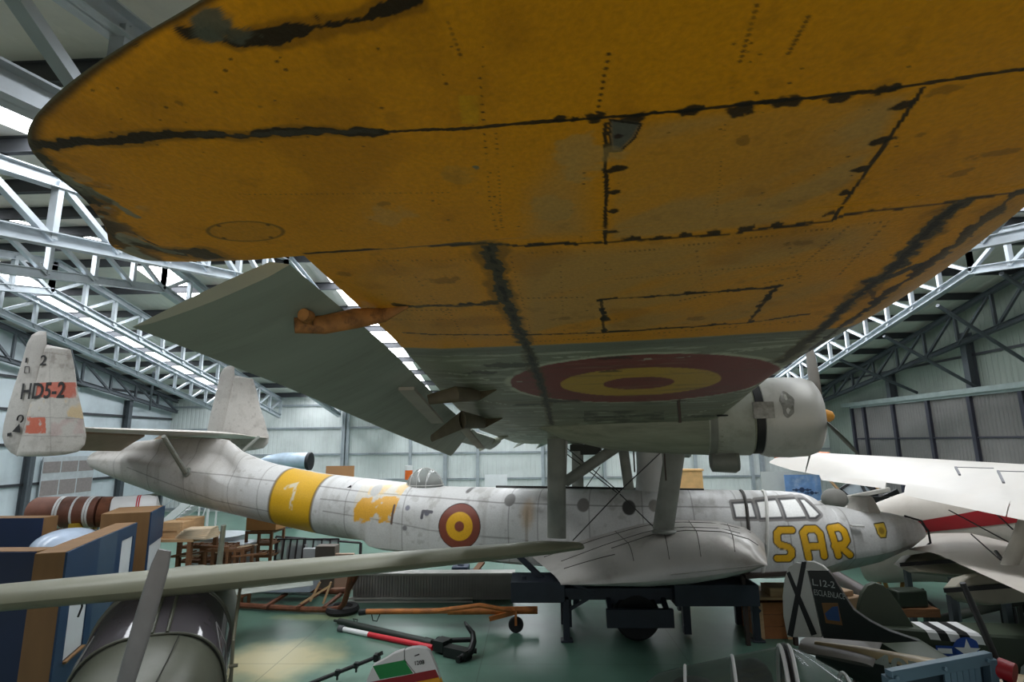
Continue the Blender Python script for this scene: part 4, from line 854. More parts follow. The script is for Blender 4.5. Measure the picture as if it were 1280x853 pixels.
tr2=thing('keel_cradle','dark steel cradle on wheels behind the trolley under the hull keel','cradle',A(2.0,14.6,0))
mb=MB(); q=FP+FU*.3; 
for du in (-1.3,1.3):
    o=FP+FU*du
    mb.bar(o-FV*1.0+A(0,0,.9),o+FV*.9+A(0,0,.9),.2,.26); 
    for dv in (-.9,.8): mb.bar(o+FV*dv+A(0,0,1.0),o+FV*dv+A(0,0,.05),.16,.16)
mb.bar(FP-FU*1.4+A(0,0,.8),FP+FU*1.4+A(0,0,.8),.3,.2); mb.build('cradle_frame',slate,tr2)
# ================================================================== OLIVE HIGH-WING AIRCRAFT, FRONT LEFT
oliveA=pmat('olive_drab_paint',(96,98,84),.42,.05,.08,3.,dirt=(72,72,60),dirt_amt=.4)
oliveW=pmat('pale_olive_wing_paint',(128,128,108),.45,.05,.07,2.,dirt=(112,108,84),dirt_amt=.3)
tint=glassmat('tinted_windscreen',(104,98,104),.05,.25)
DA=A(.407,-.913,0); DB=A(.913,.407,0); O1=A(-4.62,7.1,0); rzA=math.atan2(DA[1],DA[0])
ac=thing('light_aircraft','olive high-wing light aircraft in the left foreground with its propeller towards the viewer','aircraft',O1,rzA)
AL=lambda a,b_,z: O1+DA*a+DB*b_+A(0,0,z)
def sect(a,hw,zt,zb,n=40,e=2.6,zm=None):
    R=[]; zm=(zt+zb)/2 if zm is None else zm
    for i in range(n):
        t=2*math.pi*i/n; c,s_=math.cos(t),math.sin(t); y=hw*math.copysign(abs(c)**(2/e),c); z=zm+((zt-zm) if s_>0 else (zm-zb))*math.copysign(abs(s_)**(2/e),s_); R.append(AL(a,y,z))
    return R
mb=MB(); mb.loft([sect(*s_) for s_ in ((-6.6,.06,1.5,1.1),(-5.5,.2,1.55,.95),(-3.5,.45,1.9,.7),(-1.7,.72,2.4,.6),(-.2,.80,2.52,.55),(.02,.80,2.50,.55),(.10,.80,2.12,.55,40,2.6,1.3),(.66,.78,2.10,.62,40,2.5,1.3),(1.3,.70,1.98,.7,40,2.4,1.3),(1.62,.60,1.88,.85,40,2.3,1.35),(1.95,.46,1.74,.98,40,2.2,1.36),(2.12,.30,1.60,1.12,40,2,1.36),(2.16,.1,1.45,1.28,40,2,1.36))]); body=mb.build('fuselage',oliveA,ac,smooth=45)
mb=MB()
for a,hw,zt,zb in ((1.62,.606,1.888,.85),(.66,.79,2.11,.62)): mb.path([p for p in sect(a,hw,zt,zb,40,2.4,1.32)[:21]],.008,5)
mb.path([AL(.72,.28,2.09),AL(1.2,.26,1.99),AL(1.6,.22,1.88)],.006,5); mb.build('cowl_seam',pmat('dark_seam',(48,48,42),.7),body)
# wrap-round windscreen: between roof edge and cowl
rows=[]
for k in np.linspace(0,1,10):
    a=.03+.64*k; hw=.81-.01*k; zt=2.47-.36*k**1.25; rows.append([p for p in sect(a,hw,zt,.6,60,2.7,1.28)[1:30]])
mb=MB(); mb.loft(rows,closed=False,cap=False); ws=mb.build('windscreen',tint,ac,smooth=60)
mb=MB()
for j in (3,13,15): pass
for yy in (.02,.14):
    mb.path([min(r[8:21],key=lambda p:abs((p-O1)@DB-yy))+A(0,0,.012) for r in rows],.020,6)
mb.path(rows[-1],.014,6); mb.path(rows[0],.014,6); mb.build('windscreen_frame',oliveA,ws)
rr_=[r for r in rows]
def wsp(k,y): 
    a=.03+.64*k; R=sect(a,.81-.01*k+.006,2.47-.36*k**1.25+.006,.6,240,2.7,1.28)[:120]; return min(R,key=lambda p:abs((p-O1)@DB-y))
for sg in (1,-1):
    q=[wsp(.55,.62*sg),wsp(.62,.74*sg),wsp(.93,.785*sg),wsp(.9,.70*sg)]; mb=MB(); mb.path(q+[q[0]],.007,5)
    mb.build('quarter_vent',pmat('grey_vent_rim',(150,150,146),.4),ws)
# cabin interior
mb=MB(); mb.box(AL(-.9,0,1.2),(.5,.9,.9),rz=rzA); mb.build('seat_back',pmat('dark_seat_cloth',(40,40,38),.9),ac)
mb=MB(); mb.path([AL(-1.6,.79,2.35),AL(-.2,.83,2.4),AL(.05,.83,2.35),AL(.55,.83,1.9),AL(.5,.84,1.0)],.02,6); 
for z in (1.62,1.25): mb.tube(AL(.55,.8,z),AL(.55,.90,z),.02)
mb.build('door_frame',pmat('pale_door_seal',(136,132,112),.5),ac)
for sg in (1,-1): mb=MB(); mb.tube(AL(.35,.5*sg,.65),AL(.45,1.0*sg,.36),.05); mb.build('gear_leg',oliveA,ac)
for sg in (1,-1): wheel(ac,AL(.45,1.05*sg,.32),.32,.2,DB)
# wing
def wingsec(mbld,rows): mbld.loft(rows); return mbld
def airfoil(p,ca,up,ch,th,n=12,inc=0.):
    ca=nrm(np.array(ca)*math.cos(inc)+np.array(up)*math.sin(inc)); up=nrm(np.array(up)-ca*(np.array(up)@ca))
    R=[]
    for i in range(n): x=(i/(n-1))**1.6; R.append(p-ca*ch*x+up*th*ch*(2.4*math.sqrt(x)-2.1*x-.3*x*x)*.8)
    for i in range(n-2,0,-1): x=(i/(n-1))**1.6; R.append(p-ca*ch*x-up*th*ch*(2.4*math.sqrt(x)-2.4*x)*.42)
    return R
mb=MB(); rows=[]
for b_ in np.linspace(-5.75,5.75,24):
    k=abs(b_)/5.75; tp_=1. if k<.985 else .8; rows.append(airfoil(AL(.42-.05*k,b_,2.53+.02*k),DA,A(0,0,1),1.9*tp_-.2*k,(.225-.07*k)*tp_,inc=.17))
e=rows[-1]; cen=sum(e)/len(e); rows.append([cen+(p-cen)*.6+DB*.10 for p in e]); rows.append([cen+(p-cen)*.2+DB*.16 for p in e])
mb.loft(rows); mb.build('wing',oliveW,ac,smooth=50)
# tail
mb=MB(); rows=[]
for z,a0,a1 in ((1.2,-5.3,-6.7),(1.7,-5.75,-6.75),(2.15,-6.1,-6.7),(2.38,-6.3,-6.6)): rows.append([AL(a0+(a1-a0)*x,.06*math.sin(math.pi*x)**.6*s_,z) for x,s_ in ((0,0),(.1,1),(.35,1),(.7,.8),(1,0),(.7,-.8),(.35,-1),(.1,-1))])
mb.loft(rows); mb.build('fin',oliveA,ac)
mb=MB(); rows=[]
for b_ in np.linspace(-2,2,9): rows.append(airfoil(AL(-5.5-.1*abs(b_),b_,1.02),DA,A(0,0,1),1.0-.12*abs(b_),.09))
mb.loft(rows); mb.build('tailplane',pmat('grey_green_tailplane',(132,138,130),.5),ac,smooth=50)
hub=AL(2.32,0,1.50)
mb=MB(); mb.lathe([(0,.16),(.12,.15),(.25,.09),(.30,0)],AL(2.15,0,1.50),DA,18); sp_=mb.build('spinner',oliveA,ac)
bl=pmat('purple_grey_propeller_metal',(148,144,146),.4,.2,.12,4.)
for k in (0,1):
    mb=MB(); rows=[]; d=nrm(atY(206,688,4.78)-hub) if k==0 else nrm(hub-atY(206,688,4.78)); L_=np.linalg.norm(atY(206,688,4.78)-hub); sd=nrm(np.cross(d,DA))
    for t in np.linspace(0,1,14):
        w_=.085+.105*math.sin(math.pi*min(1,.1+t*.72)); w_=w_*(1 if t<.95 else .8); tw=.75-.45*t; cd=sd*math.cos(tw)+DA*math.sin(tw); nd=np.cross(d,cd)
        rows.append([hub+d*(.1+(L_-.1)*t)+cd*w_*.5*math.cos(s_)+nd*.022*(1.5-t)*math.sin(s_) for s_ in np.linspace(0,2*math.pi,17)[:-1]])
    mb.loft(rows); mb.build('propeller_blade',bl,sp_)
# whip aerials standing under the wing
mb=MB(); mb.path([AL(-.6,-1.05,2.40),AL(-.6,-1.02,2.2),AL(-.6,-1.05,2.08)],.012,6); mb.build('aerial',darkm,ac)
# ================================================================== BLUE AND BROWN DISPLAY PANELS
blue=pmat('dark_blue_panel_paint',(4,48,80),.5,0,.08,2.); bluel=pmat('slate_blue_panel_paint',(44,70,92),.5,0,.07,2.); navy=pmat('navy_panel_paint',(8,30,66),.5,0,.08,2.)
tanb=pmat('brown_board_edge',(120,88,52),.65,0,.10,5.,stretch=(1,1,.2)); palep=pmat('pale_grey_display_board',(196,202,204),.5,0,.05)
grp='blue and brown display panels'
def panel(label,p,q,th,ht,face,edge=tanb,niche=None,side=-1):
    """standing box panel: face between plan points p and q; thickness th away from the face; niche=(s0,s1,z0,z1) a recessed opening"""
    p=A(*p,0);q=A(*q,0); L_=np.linalg.norm(q-p); e=(q-p)/L_; n=A(-e[1],e[0],0)*side
    o=thing('display_panel',label,'display panel',(p+q)/2-n*0,0,grp)
    mb=MB(); 
    def bx(s0,s1,d0,d1,z0,z1): mb.prism([p+e*s0-n*d0+A(0,0,z0),p+e*s1-n*d0+A(0,0,z0),p+e*s1-n*d1+A(0,0,z0),p+e*s0-n*d1+A(0,0,z0)],(0,0,z1-z0))
    bx(0,L_,.03,th,0,ht); mb.build('body',edge,o,bevel=.004)
    mb=MB()
    if niche is None: bx(.0,L_,0,.029,0,ht-.01); mb.build('face_board',face,o)
    else:
        s0,s1,z0,z1=niche
        if s0>.02: bx(0,s0,0,.029,0,ht-.01)
        if s1<L_-.02: bx(s1,L_,0,.029,0,ht-.01)
        bx(s0,s1,0,.029,0,z0); bx(s0,s1,0,.029,z1,ht-.01); mb.build('face_board',face,o)
        mb=MB(); bx(s0,s1,.02,.0295,z0,z1); mb.build('inset_board',palep,o)
        mb=MB(); bx(s0,s1,-.05,.02,z0-.03,z0); mb.build('ledge',edge,o)
    return o
def PZ(px,py,z=2.6): q=atZ(px,py,z); return (q[0],q[1])
a=PZ(85,690); b_=PZ(126,672); c=PZ(148,663); d=PZ(172,653); e=PZ(190,640,2.75); f_=PZ(206,632,2.75)
panel('blue display panel with brown end and a pale niche, nearest of the angled row',a,b_,.42,2.6,blue,niche=(.35,1.15,.9,1.75),side=-1)
panel('slate blue display panel between the two bright blue ones in the angled row',b_,c,.40,2.6,bluel)
panel('blue display panel with a tall pale inset board, third of the angled row',c,d,.40,2.6,blue,niche=(.3,1.0,.7,2.35))
L2=np.array(f_)-np.array(e)
panel('taller blue and brown display panel at the far end of the angled row',e,f_,.95,2.75,blue,niche=(.1,1.5,.6,2.0))
q=PZ(0,690); panel('navy display panel cut by the left picture edge, in front of its taller twin',(q[0]-2.,q[1]+.0),(PZ(43,690)[0],q[1]),.38,2.6,navy,side=-1)
q=PZ(0,648,2.7); panel('navy display panel standing behind the front one at the left picture edge',(q[0]-1.5,q[1]),(PZ(51,648,2.7)[0],q[1]),.40,2.7,navy,side=-1)
# ================================================================== FLOOR CLUTTER, LEFT AND CENTRE
redm=pmat('red_pole_paint',(196,26,44),.35,0,.06); whitem=pmat('white_pole_paint',(226,226,226),.4,0,.05); gun=pmat('black_gun_metal',(36,38,38),.4,.4,.12); dgreen=pmat('dark_green_pole_paint',(44,52,46),.5,0,.1)
rustm=pmat('rusty_brown_steel',(112,66,42),.7,.1,.2,6.,dirt=(66,40,30),dirt_amt=.7,dirt_scale=5); wood=pmat('pale_wood',(190,156,116),.6,0,.12,3.,stretch=(1,1,6)); oldwood=pmat('old_brown_wood',(120,82,52),.7,0,.18,4.,stretch=(1,6,6)); card=pmat('brown_cardboard',(178,130,78),.8,0,.06); orng=pmat('worn_orange_paint',(172,104,46),.6,.05,.15,5.,dirt=(96,60,36),dirt_amt=.6,dirt_scale=4)
G=lambda px,py,z=0.: atZ(px,py,z)
r=.07; mb=MB(); mb.tube(G(424,777,r),G(540,804,r),r,n=16); mb.tube(G(418,776,r),G(426,777.6,r),.03); mb.path([G(443,777,.14),G(441,774,.16),G(447,775,.16),G(446,778,.13)],.012,5); o=mb.build('barrel',dgreen); tag(o,'dark green metal pole lying on the floor behind the red and white one','pole')
r=.055; po=thing('striped_pole','red pole with a white end lying on the green floor','pole',G(480,797,0))
mb=MB(); mb.tube(G(461,793.5,r),G(541,810,r),r,n=14); mb.build('pole_shaft',redm,po)
mb=MB(); mb.tube(G(427,786.5,r),G(461,793.5,r),r*.98,n=14); mb.build('white_end',whitem,po)
mb=MB(); mb.tube(G(424,786,r),G(430,787,r),.075,n=12); mb.build('end_collar',hubm,po)
hk=thing('tow_hook','black cast towing hook with a curved prong lying on the floor','tow hook',G(570,812,0))
mb=MB(); mb.tube(G(532,799,.1),G(566,808,.12),.04); mb.tube(G(548,803,.13),G(560,808,.13),.11,n=14); mb.box(G(572,816,.10),(.55,.22,.18),rz=-.5); mb.tube(G(556,801,.16),G(590,800,.16),.05); mb.box(G(553,806,.14),(.25,.3,.2),rz=-.5); mb.build('shank',gun,hk)
mb=MB(); mb.path([G(576,823,.08),G(588,815,.14),G(592,803,.24),G(591,792,.36),G(584,783,.48),G(581,778,.52)],[.06,.075,.065,.055,.04,.02],10); mb.build('prong',gun,hk)
mb=MB(); mb.tube(G(572,826,.05),G(584,818,.08),.06); mb.tube(G(588,814,.1),G(596,814,.1),.05); mb.build('pin',gun,hk)
rd=thing('boom_rod','thin dark rod with a forked end in front of the small tail fin','rod',atY(430,838,8.0)*A(1,1,0))
a=atZ(385,856,.05); b_=atZ(470,822,.30); mb=MB(); mb.tube(a,b_,.035,n=10); mb.build('rod_shaft',gun,rd)
mb=MB(); b2=atZ(474,821,.36); mb.box(b_+A(.02,0,0),(.10,.14,.12)); mb.bar(b_+A(.05,0,-.02),A(b_[0]+.02,b_[1],.0),.05,.05); mb.bar(b_+A(.03,0,.02),b2+A(.05,0,.06),.04,.06); mb.build('fork',gun,rd)
for t in (.42,.70): 
    c=a+(b_-a)*t; mb=MB(); mb.box(c+A(0,0,-.06),(.03,.03,.12)); mb.box(c,(.07,.09,.09)); mb.build('clamp',gun,rd)
# small white tail fin painted in coloured bands
ft=thing('tail_fin','white tail fin with green, dark red and yellow bands rising at the bottom edge','aircraft tail',A(-1.55,7.0,0))
YF_=6.9; fp=lambda pts,dy=0.: [atY(x,y,YF_+dy) for x,y in pts]
def plate(poly,th,m,name,par,dy=0.):
    mb=MB(); P=fp(poly,dy); mb.prism([p+A(0,-th/2,0) for p in P],(0,th,0)); return mb.build(name,m,par,bevel=.006 if th>.03 else 0)
finw=pmat('white_fin_paint',(222,220,220),.4,0,.04); grn=pmat('green_band_paint',(14,130,62),.45,0,.05); crim=pmat('dark_red_band_paint',(140,14,22),.45,0,.05); yelb=pmat('yellow_band_paint',(226,158,28),.45,0,.05)
fx=plate([(467,831),(480,824),(493,816),(506,811.5),(506,824),(519,840),(540,905),(560,1100),(430,1100),(458,853)],.09,finw,'fin',ft)
rx=plate([(507,811.5),(515,809),(524,808),(532,809.5),(538,814),(547,836),(560,880),(600,1100),(562,1100),(542,905),(520,840),(507,824)],.08,finw,'rudder',ft)
plate([(467,831),(506,823.5),(518,840.5),(476,848)],.094,grn,'green_band',fx,0)
plate([(458,852),(545,835.5),(549.5,845),(452,865)],.098,crim,'red_band',fx,0)
plate([(452,865),(549.5,845),(560,875),(446,900)],.097,yelb,'yellow_band',fx,0)
mb=MB(); e=.06; mb.text('1208',atY(519,832,YF_-.05),(1,0,.12),(-.12,0,1),.045,off=.004,bold=.02,width=.11); mb.build('lettering',ink,rx)
mb=MB(); mb.prism([p for p in fp([(518,820),(524,817.5),(524.5,819),(518.5,821)],-.045)],(0,-.004,0)); mb.build('paint_mark',ink,rx)
mb=MB(); mb.loft([[A(-1.55+1.0*t+.3*(1-abs(t))*0,YF_+.25*math.cos(s_)*(1-.5*t),.55+.3*math.sin(s_)*(1-.4*t)) for s_ in np.linspace(0,6.283,17)[:-1]] for t in np.linspace(-.6,.8,5)]); mb.build('rear_fuselage',finw,ft)
# rusty sledge frame
sl=thing('rusty_sledge','rusty steel sledge frame curving up at its right end, beside the ribbed bin','sledge',G(385,762))
mb=MB(); mb.path([G(300,757,.10),G(380,762,.10),G(412,762.5,.10),G(424,761,.16),G(430,755,.32),G(434,742,.62),G(438,722,1.06),G(441,712,1.26)],[.07]*8,8); mb.path([G(300,748,.10)+A(0,1.0,0),G(404,753,.10)+A(0,1.0,0),G(418,752,.3)+A(0,1,0),G(428,735,.7)+A(0,1,0),G(432,722,1.0)+A(0,1,0)],.07,8); mb.build('runner',rustm,sl)
for px in (330,372,405): mb=MB(); mb.bar(G(px,760,.16),G(px,760,.16)+A(0,1.25,0),.10,.06); mb.build('cross_bar',rustm,sl)
for p,q in (((388,752),(400,728)),((404,755),(414,728)),((376,755),(412,733))): mb=MB(); mb.bar(G(*p,.2),atY(*q,G(*p,.2)[1]),.05,.05); mb.build('wood_prop',wood,sl)
mb=MB(); mb.box(G(343,748,.2)+A(0,.6,.22),(1.7,.7,.28)); o=mb.build('steel_tray',pmat('pale_blue_grey_tray',(160,170,182),.5,.1)); tag(o,'pale blue-grey flat tray lying on the rusty sledge','tray')
mb=MB(); mb.lathe([(.0,.26),(.0,.38),(.08,.42),(.16,.38),(.16,.26),(.08,.23)],G(428,766,0.),(0,0,1),28); o=mb.build('loose_tyre',tyre); tag(o,'black tyre lying against the end of the rusty sledge','tyre')
# long ribbed bin
bn=thing('ribbed_bin','long dark ribbed metal bin with a pale rim standing on the green floor','bin',A(-2.6,15.6,0))
a=G(440,753); b_=G(642,753); Yb=a[1]; mb=MB(); mb.box(((a[0]+b_[0])/2,Yb+.2,.36),(b_[0]-a[0],.3,.64))
n=56
for i in range(n): x=a[0]+(b_[0]-a[0])*(i+.5)/n; mb.box((x,Yb+.04,.38),(.035,.04,.60))
mb.build('bin_wall',pmat('dark_ribbed_metal',(150,144,140),.5,.1,.1),bn)
mb=MB(); mb.box(((a[0]+b_[0])/2,Yb+.2,.70),(b_[0]-a[0]+.08,.42,.05)); mb.box(((a[0]+b_[0])/2-.6,Yb-.02,.10),(b_[0]-a[0]-1.,.05,.05)); mb.box(((a[0]+b_[0])/2-.6,Yb-.04,.02),(b_[0]-a[0]-1.,.05,.04)); mb.build('rim',pmat('pale_bin_rim',(176,172,166),.45,.2),bn)
# orange tow bar
tb=thing('tow_bar','worn orange tow bar with a small wheel lying in front of the ribbed bin','tow bar',G(580,770))
mb=MB(); mb.tube(G(457,765,.32),G(560,764,.34),.062,n=12); mb.tube(G(560,764,.34),G(672,763,.36),.085,n=12); mb.path([G(545,764,.38),G(600,757,.55),G(640,764,.4)],.05,8); mb.bar(G(612,774,.2),G(646,765,.36),.09,.09); mb.build('bar',orng,tb)
mb=MB(); mb.tube(G(449,766,.30),G(458,765,.32),.07,n=10); mb.path([G(464,766,.3),G(466,776,.10),G(471,777,.08),G(475,768,.28)],.012,5); mb.build('coupling_ring',gun,tb)
wheel(tb,G(645,781,.17)*A(1,1,0)+A(0,0,.17),.17,.10,(0,-1,0)); mb=MB(); mb.bar(G(645,781,.17)*A(1,1,0)+A(0,-.08,.17),G(645,781,.17)*A(1,1,0)+A(0,-.04,.55),.05,.05); mb.build('wheel_fork',orng,tb)
# timber frame, glazing frames, crates and tubs behind the olive wing
def crate(px,py,Y,w,d,h,m,name,label,cat,z0=None,rz=0.,slats=True,par=None):
    c=atY(px,py,Y); z0=0 if z0 is None else z0; o=thing(name,label,cat,A(c[0],Y,z0),rz); R=Rz(rz); mb=MB(); mb.box(A(c[0],Y,z0+h/2),(w,d,h),rz=rz); mb.build('box_body',m,o,bevel=.01)
    if slats:
        for k in (-.38,.38): mb=MB(); mb.box(A(c[0],Y,z0+h/2)+R@A(w*k,-d/2-.012,0),(.08,.024,h),rz=rz); mb.build('batten',m,o)
        mb=MB(); mb.box(A(c[0],Y,z0+h*.52)+R@A(0,-d/2-.012,0),(w,.022,.05),rz=rz); mb.build('batten',m,o)
    return o
def zof(py,Y,px=300): return float(atY(px,py,Y)[2])
Yt=14.6
zt=zof(672,Yt,225); tb_=thing('wooden_table','low wooden worktable loaded with crates beside the display panels','table',A(atY(222,680,Yt)[0],Yt,0))
xa_,xb_=atY(196,670,Yt)[0],atY(252,670,Yt)[0]
mb=MB(); mb.box(((xa_+xb_)/2,Yt+.3,zt-.03),(xb_-xa_,1.3,.07)); mb.build('table_top',wood,tb_)
for x in (xa_+.1,xb_-.1):
    for y in (Yt-.3,Yt+.85): mb=MB(); mb.bar((x,y,zt-.06),(x,y,0),.10,.10); mb.build('leg',oldwood,tb_)
mb=MB(); mb.bar((xa_+.1,Yt-.3,zt*.9),(xb_-.1,Yt-.3,.3),.1,.06); mb.build('diagonal_brace',oldwood,tb_)
crate(221,660,Yt+.05,.62,.5,.40,wood,'wooden_crate','pale wooden crate standing on the left of the worktable','crate',zt+.005)
crate(237,660,Yt+.5,.5,.5,.44,wood,'wooden_crate','pale wooden crate further back on the worktable behind its neighbour','crate',zt+.005)
mb=MB(); c=atY(251,676,Yt-.1); 
for k in range(5): mb.box(A(c[0]-.1+.02*k,Yt-.1,zt+.03+.05*k),(.9-.06*k,.5,.045),rz=.1*k-.2)
o=mb.build('board_stack',pmat('pale_boards',(206,186,158),.6),None); tag(o,'loose stack of pale boards at the right end of the worktable','boards')
# brown timber frame racks
def rack(px0,px1,py0,py1,Y,label,m=oldwood,nx=5,nz=3,dep=.8):
    a=atY(px0,py1,Y); b_=atY(px1,py0,Y); o=thing('timber_rack',label,'rack',A((a[0]+b_[0])/2,Y,0)); zt=b_[2]
    mb=MB()
    for x in np.linspace(a[0],b_[0],nx):
        for y in (Y,Y+dep): mb.bar((x,y,0),(x,y,zt),.07,.07)
    mb.build('upright',m,o)
    for z in np.linspace(.25,zt-.05,nz):
        mb=MB()
        for y in (Y,Y+dep): mb.bar((a[0],y,z),(b_[0],y,z),.05,.07)
        for x in np.linspace(a[0],b_[0],nx*2): mb.bar((x,Y,z),(x,Y+dep,z),.05,.04)
        mb.build('rail',m,o)
    return o
rack(222,286,682,700,15.75,'low brown timber rack beside the tail fin of the olive aircraft',nx=5,nz=4,dep=.5)
rack(306,340,664,700,16.9,'taller brown timber rack carrying the cardboard box',nx=3,nz=5)
zc=zof(664,16.9,325); crate(333,655,17.25,.92,.7,.48,card,'cardboard_box','brown cardboard box on top of the tall timber rack','box',zc+.01,slats=False)
rack(256,304,686,703,15.0,'lowest brown timber rack, nearest behind the olive wing',nx=6,nz=3,dep=.5)
rs=np.random.RandomState(12)
for k in range(9):
    p=atY(rs.uniform(212,318),rs.uniform(683,696),rs.uniform(15.0,16.1)); mb=MB(); e=A(rs.uniform(.3,.6),rs.uniform(-.2,.2),rs.uniform(-.04,.12)); mb.bar(p-e,p+e,.10,.04); o=mb.build('timber_plank',[oldwood,pmat('pale_boards',(206,186,158),.6)][k%2]); tag(o,('brown' if k%2==0 else 'pale')+' wooden slat in the heap on the timber racks behind the olive wing','slat','loose slats on the racks, '+('brown' if k%2==0 else 'pale'))
# round metal tubs
def tub(px,py,Y,rad,ht,z0,label):
    c=atY(px,py,Y); o=thing('metal_tub',label,'tub',A(c[0],Y,z0)); mb=MB(); mb.lathe([(0,rad*.9),(.02,rad*.93),(ht*.9,rad),(ht,rad*1.03),(ht,rad*.97),(ht*.5,rad*.9),(.06,.02)],A(c[0],Y,z0),(0,0,1),32); mb.build('tub_wall',pmat('pale_zinc',(186,188,190),.4,.4,.12,3.),o); mb=MB(); mb.lathe([(ht*.96,rad*1.0),(ht*.98,rad*1.05),(ht*1.02,rad*1.05),(ht*1.03,rad*1.0)],A(c[0],Y,z0),(0,0,1),32); mb.build('rim',steel,o); return o
tub(273,668,17.5,.78,.75,0.7,'shallow round zinc tub, left one behind the timber rack'); tub(301,678,16.95,.48,.95,.35,'narrower zinc tub just left of the tall timber rack')
for px,Y,rad,z in ((273,17.5,.6,.7),(301,16.95,.4,.35)):
    c=atY(px,668,Y); mb=MB(); mb.box((c[0],Y,z/2),(rad*1.6,rad*1.6,z)); o=mb.build('pallet_block',oldwood,bevel=.01); tag(o,'brown timber block under the '+('wide shallow' if rad>.5 else 'narrow')+' zinc tub','block')
# frames with glass leaning together
gf=pmat('dark_window_frame_steel',(54,48,50),.5,.2); gl=glassmat('dusty_panes',(168,172,176),.1,.35)
for i,(x0,x1,lab) in enumerate(((343,376,'left steel glazing frame with dusty panes behind the olive wing'),(378,420,'right steel glazing frame with dusty panes behind the olive wing'))):
    Y=17.2+.15*i; a=atY(x0,676,Y); b_=atY(x1,676,Y); o=thing('glazing_frame',lab,'window frame',A((a[0]+b_[0])/2,Y,0),0,'steel glazing frames'); z1=a[2]; mb=MB(); n=4
    for k in range(n+1): x=a[0]+(b_[0]-a[0])*k/n; mb.bar((x,Y+.25,z1),(x,Y,.02),.04,.05)
    for z in (.05,z1*.55,z1): mb.bar((a[0],Y+.25*z/z1,z),(b_[0],Y+.25*z/z1,z),.05,.04)
    mb.build('frame_bars',gf,o); mb=MB(); mb.add([(a[0],Y+.01,.05),(b_[0],Y+.01,.05),(b_[0],Y+.25,z1),(a[0],Y+.25,z1)],[(0,1,2,3)]); mb.build('panes',gl,o)
mb=MB(); a=atY(345,671,18.6); b_=atY(451,679,18.6); YY=18.6; mb.tube((a[0],YY,a[2]),(b_[0],YY,b_[2]),.035,n=8); mb.tube((b_[0],YY,b_[2]),(b_[0],YY,.0),.05,n=8); mb.tube((a[0],YY,a[2]),(a[0],YY,0),.035,n=8); mb.tube(((a[0]+b_[0])/2,YY,(a[2]+b_[2])/2),((a[0]+b_[0])/2,YY,0),.03,n=8); o=mb.build('hand_rail',gf); tag(o,'thin dark steel hand rail behind the glazing frames','railing')
# pale boards and plinths under the yellow band
for px,w_,h_,Y,c,lab in ((372,.62,1.15,17.6,(196,200,200),'pale grey standing board, left of the two under the yellow band'),(389,.42,1.1,17.2,(226,228,232),'white standing board beside the brown cabinet under the hull'),(431,.6,1.0,16.9,(214,178,156),'pinkish standing board below the rear hull')):
    p=atY(px,675,Y); mb=MB(); mb.box((p[0],Y,h_/2),(w_,.12,h_)); mb.box((p[0],Y,.03),(w_,.5,.06)); o=mb.build('standing_board',pmat('board_%d'%px,c,.6,0,.04),bevel=.01); tag(o,lab,'board')
p=atY(410,675,17.); mb=MB(); mb.box((p[0],17.,.62),(.6,.4,1.2)); 
for z in (.4,.8): mb.box((p[0],16.79,z),(.5,.02,.02))
o=mb.build('cabinet',pmat('brown_grey_cabinet',(116,104,94),.6),bevel=.01); tag(o,'narrow brown-grey cabinet between pale boards below the hull','cabinet')
# clutter beyond the bin
for px,py,Y,w_,h_,c,nm,lab,cat in ((623,712,16.6,.8,.42,(110,72,48),'wooden_box','brown wooden box behind the ribbed bin near the trolley','box'),(576,712,17.6,.5,.5,(52,62,82),'fuel_can','dark blue can far behind the ribbed bin','can'),(594,713,17.2,.35,.45,(70,74,84),'fuel_can','grey can between the dark blue can and the plank','can')):
    p=atY(px,py,Y); mb=MB(); mb.box((p[0],Y,h_/2),(w_,.5,h_)); mb.box((p[0],Y,h_+.02),(w_*.4,.1,.04)); o=mb.build(nm,pmat('box_%d'%px,c,.6),bevel=.02); tag(o,lab,cat)
a=atY(572,722,16.2); b_=atY(603,703,17.); mb=MB(); mb.bar(A(a[0],16.2,.06),b_,.2,.05); o=mb.build('leaning_plank',oldwood); tag(o,'brown plank leaning up behind the ribbed bin','plank')
# ================================================================== BEHIND, LEFT
tk=thing('long_tank','long rusty brown cylinder with white far end lashed on stands behind the panels','tank',A(-11.4,14.6,0))
Yk=14.8; a=atY(38,641,Yk-.4); m1=atY(126,640,Yk); m2=atY(140,640,Yk+.1); b_=atY(196,636,Yk+.6); r=.40
mb=MB(); ax=nrm(m1-a); mb.lathe([(0,.05),(.03,r*.8),(.12,r*.97),(.3,r),(np.linalg.norm(m1-a),r)],a,ax,28); mb.build('rusty_body',pmat('rusty_tank_paint',(120,76,60),.6,.1,.15,3.,dirt=(72,46,38),dirt_amt=.7,dirt_scale=2.),tk)
mb=MB(); mb.tube(m1,m2,r*.99,n=28); mb.build('middle_ring',rustm,tk); mb=MB(); mb.lathe([(0,r*.98),(np.linalg.norm(b_-m2)*.8,r*.95),(np.linalg.norm(b_-m2),r*.8),(np.linalg.norm(b_-m2)+.1,.02)],m2,b_-m2,28); we=mb.build('white_end',whitem,tk)
for t in (.55,.6): mb=MB(); c=m2+(b_-m2)*t; mb.tube(c,c+nrm(b_-m2)*.03,r*.99,n=28); mb.build('red_ring',redm,we)
for t,m in ((.42,whitem),(.46,whitem),(.66,whitem),(.84,whitem),(.88,whitem)):
    mb=MB(); c=a+(m1-a)*t; mb.tube(c,c+ax*.05,r*1.03,n=28); mb.build('strap',m,tk)
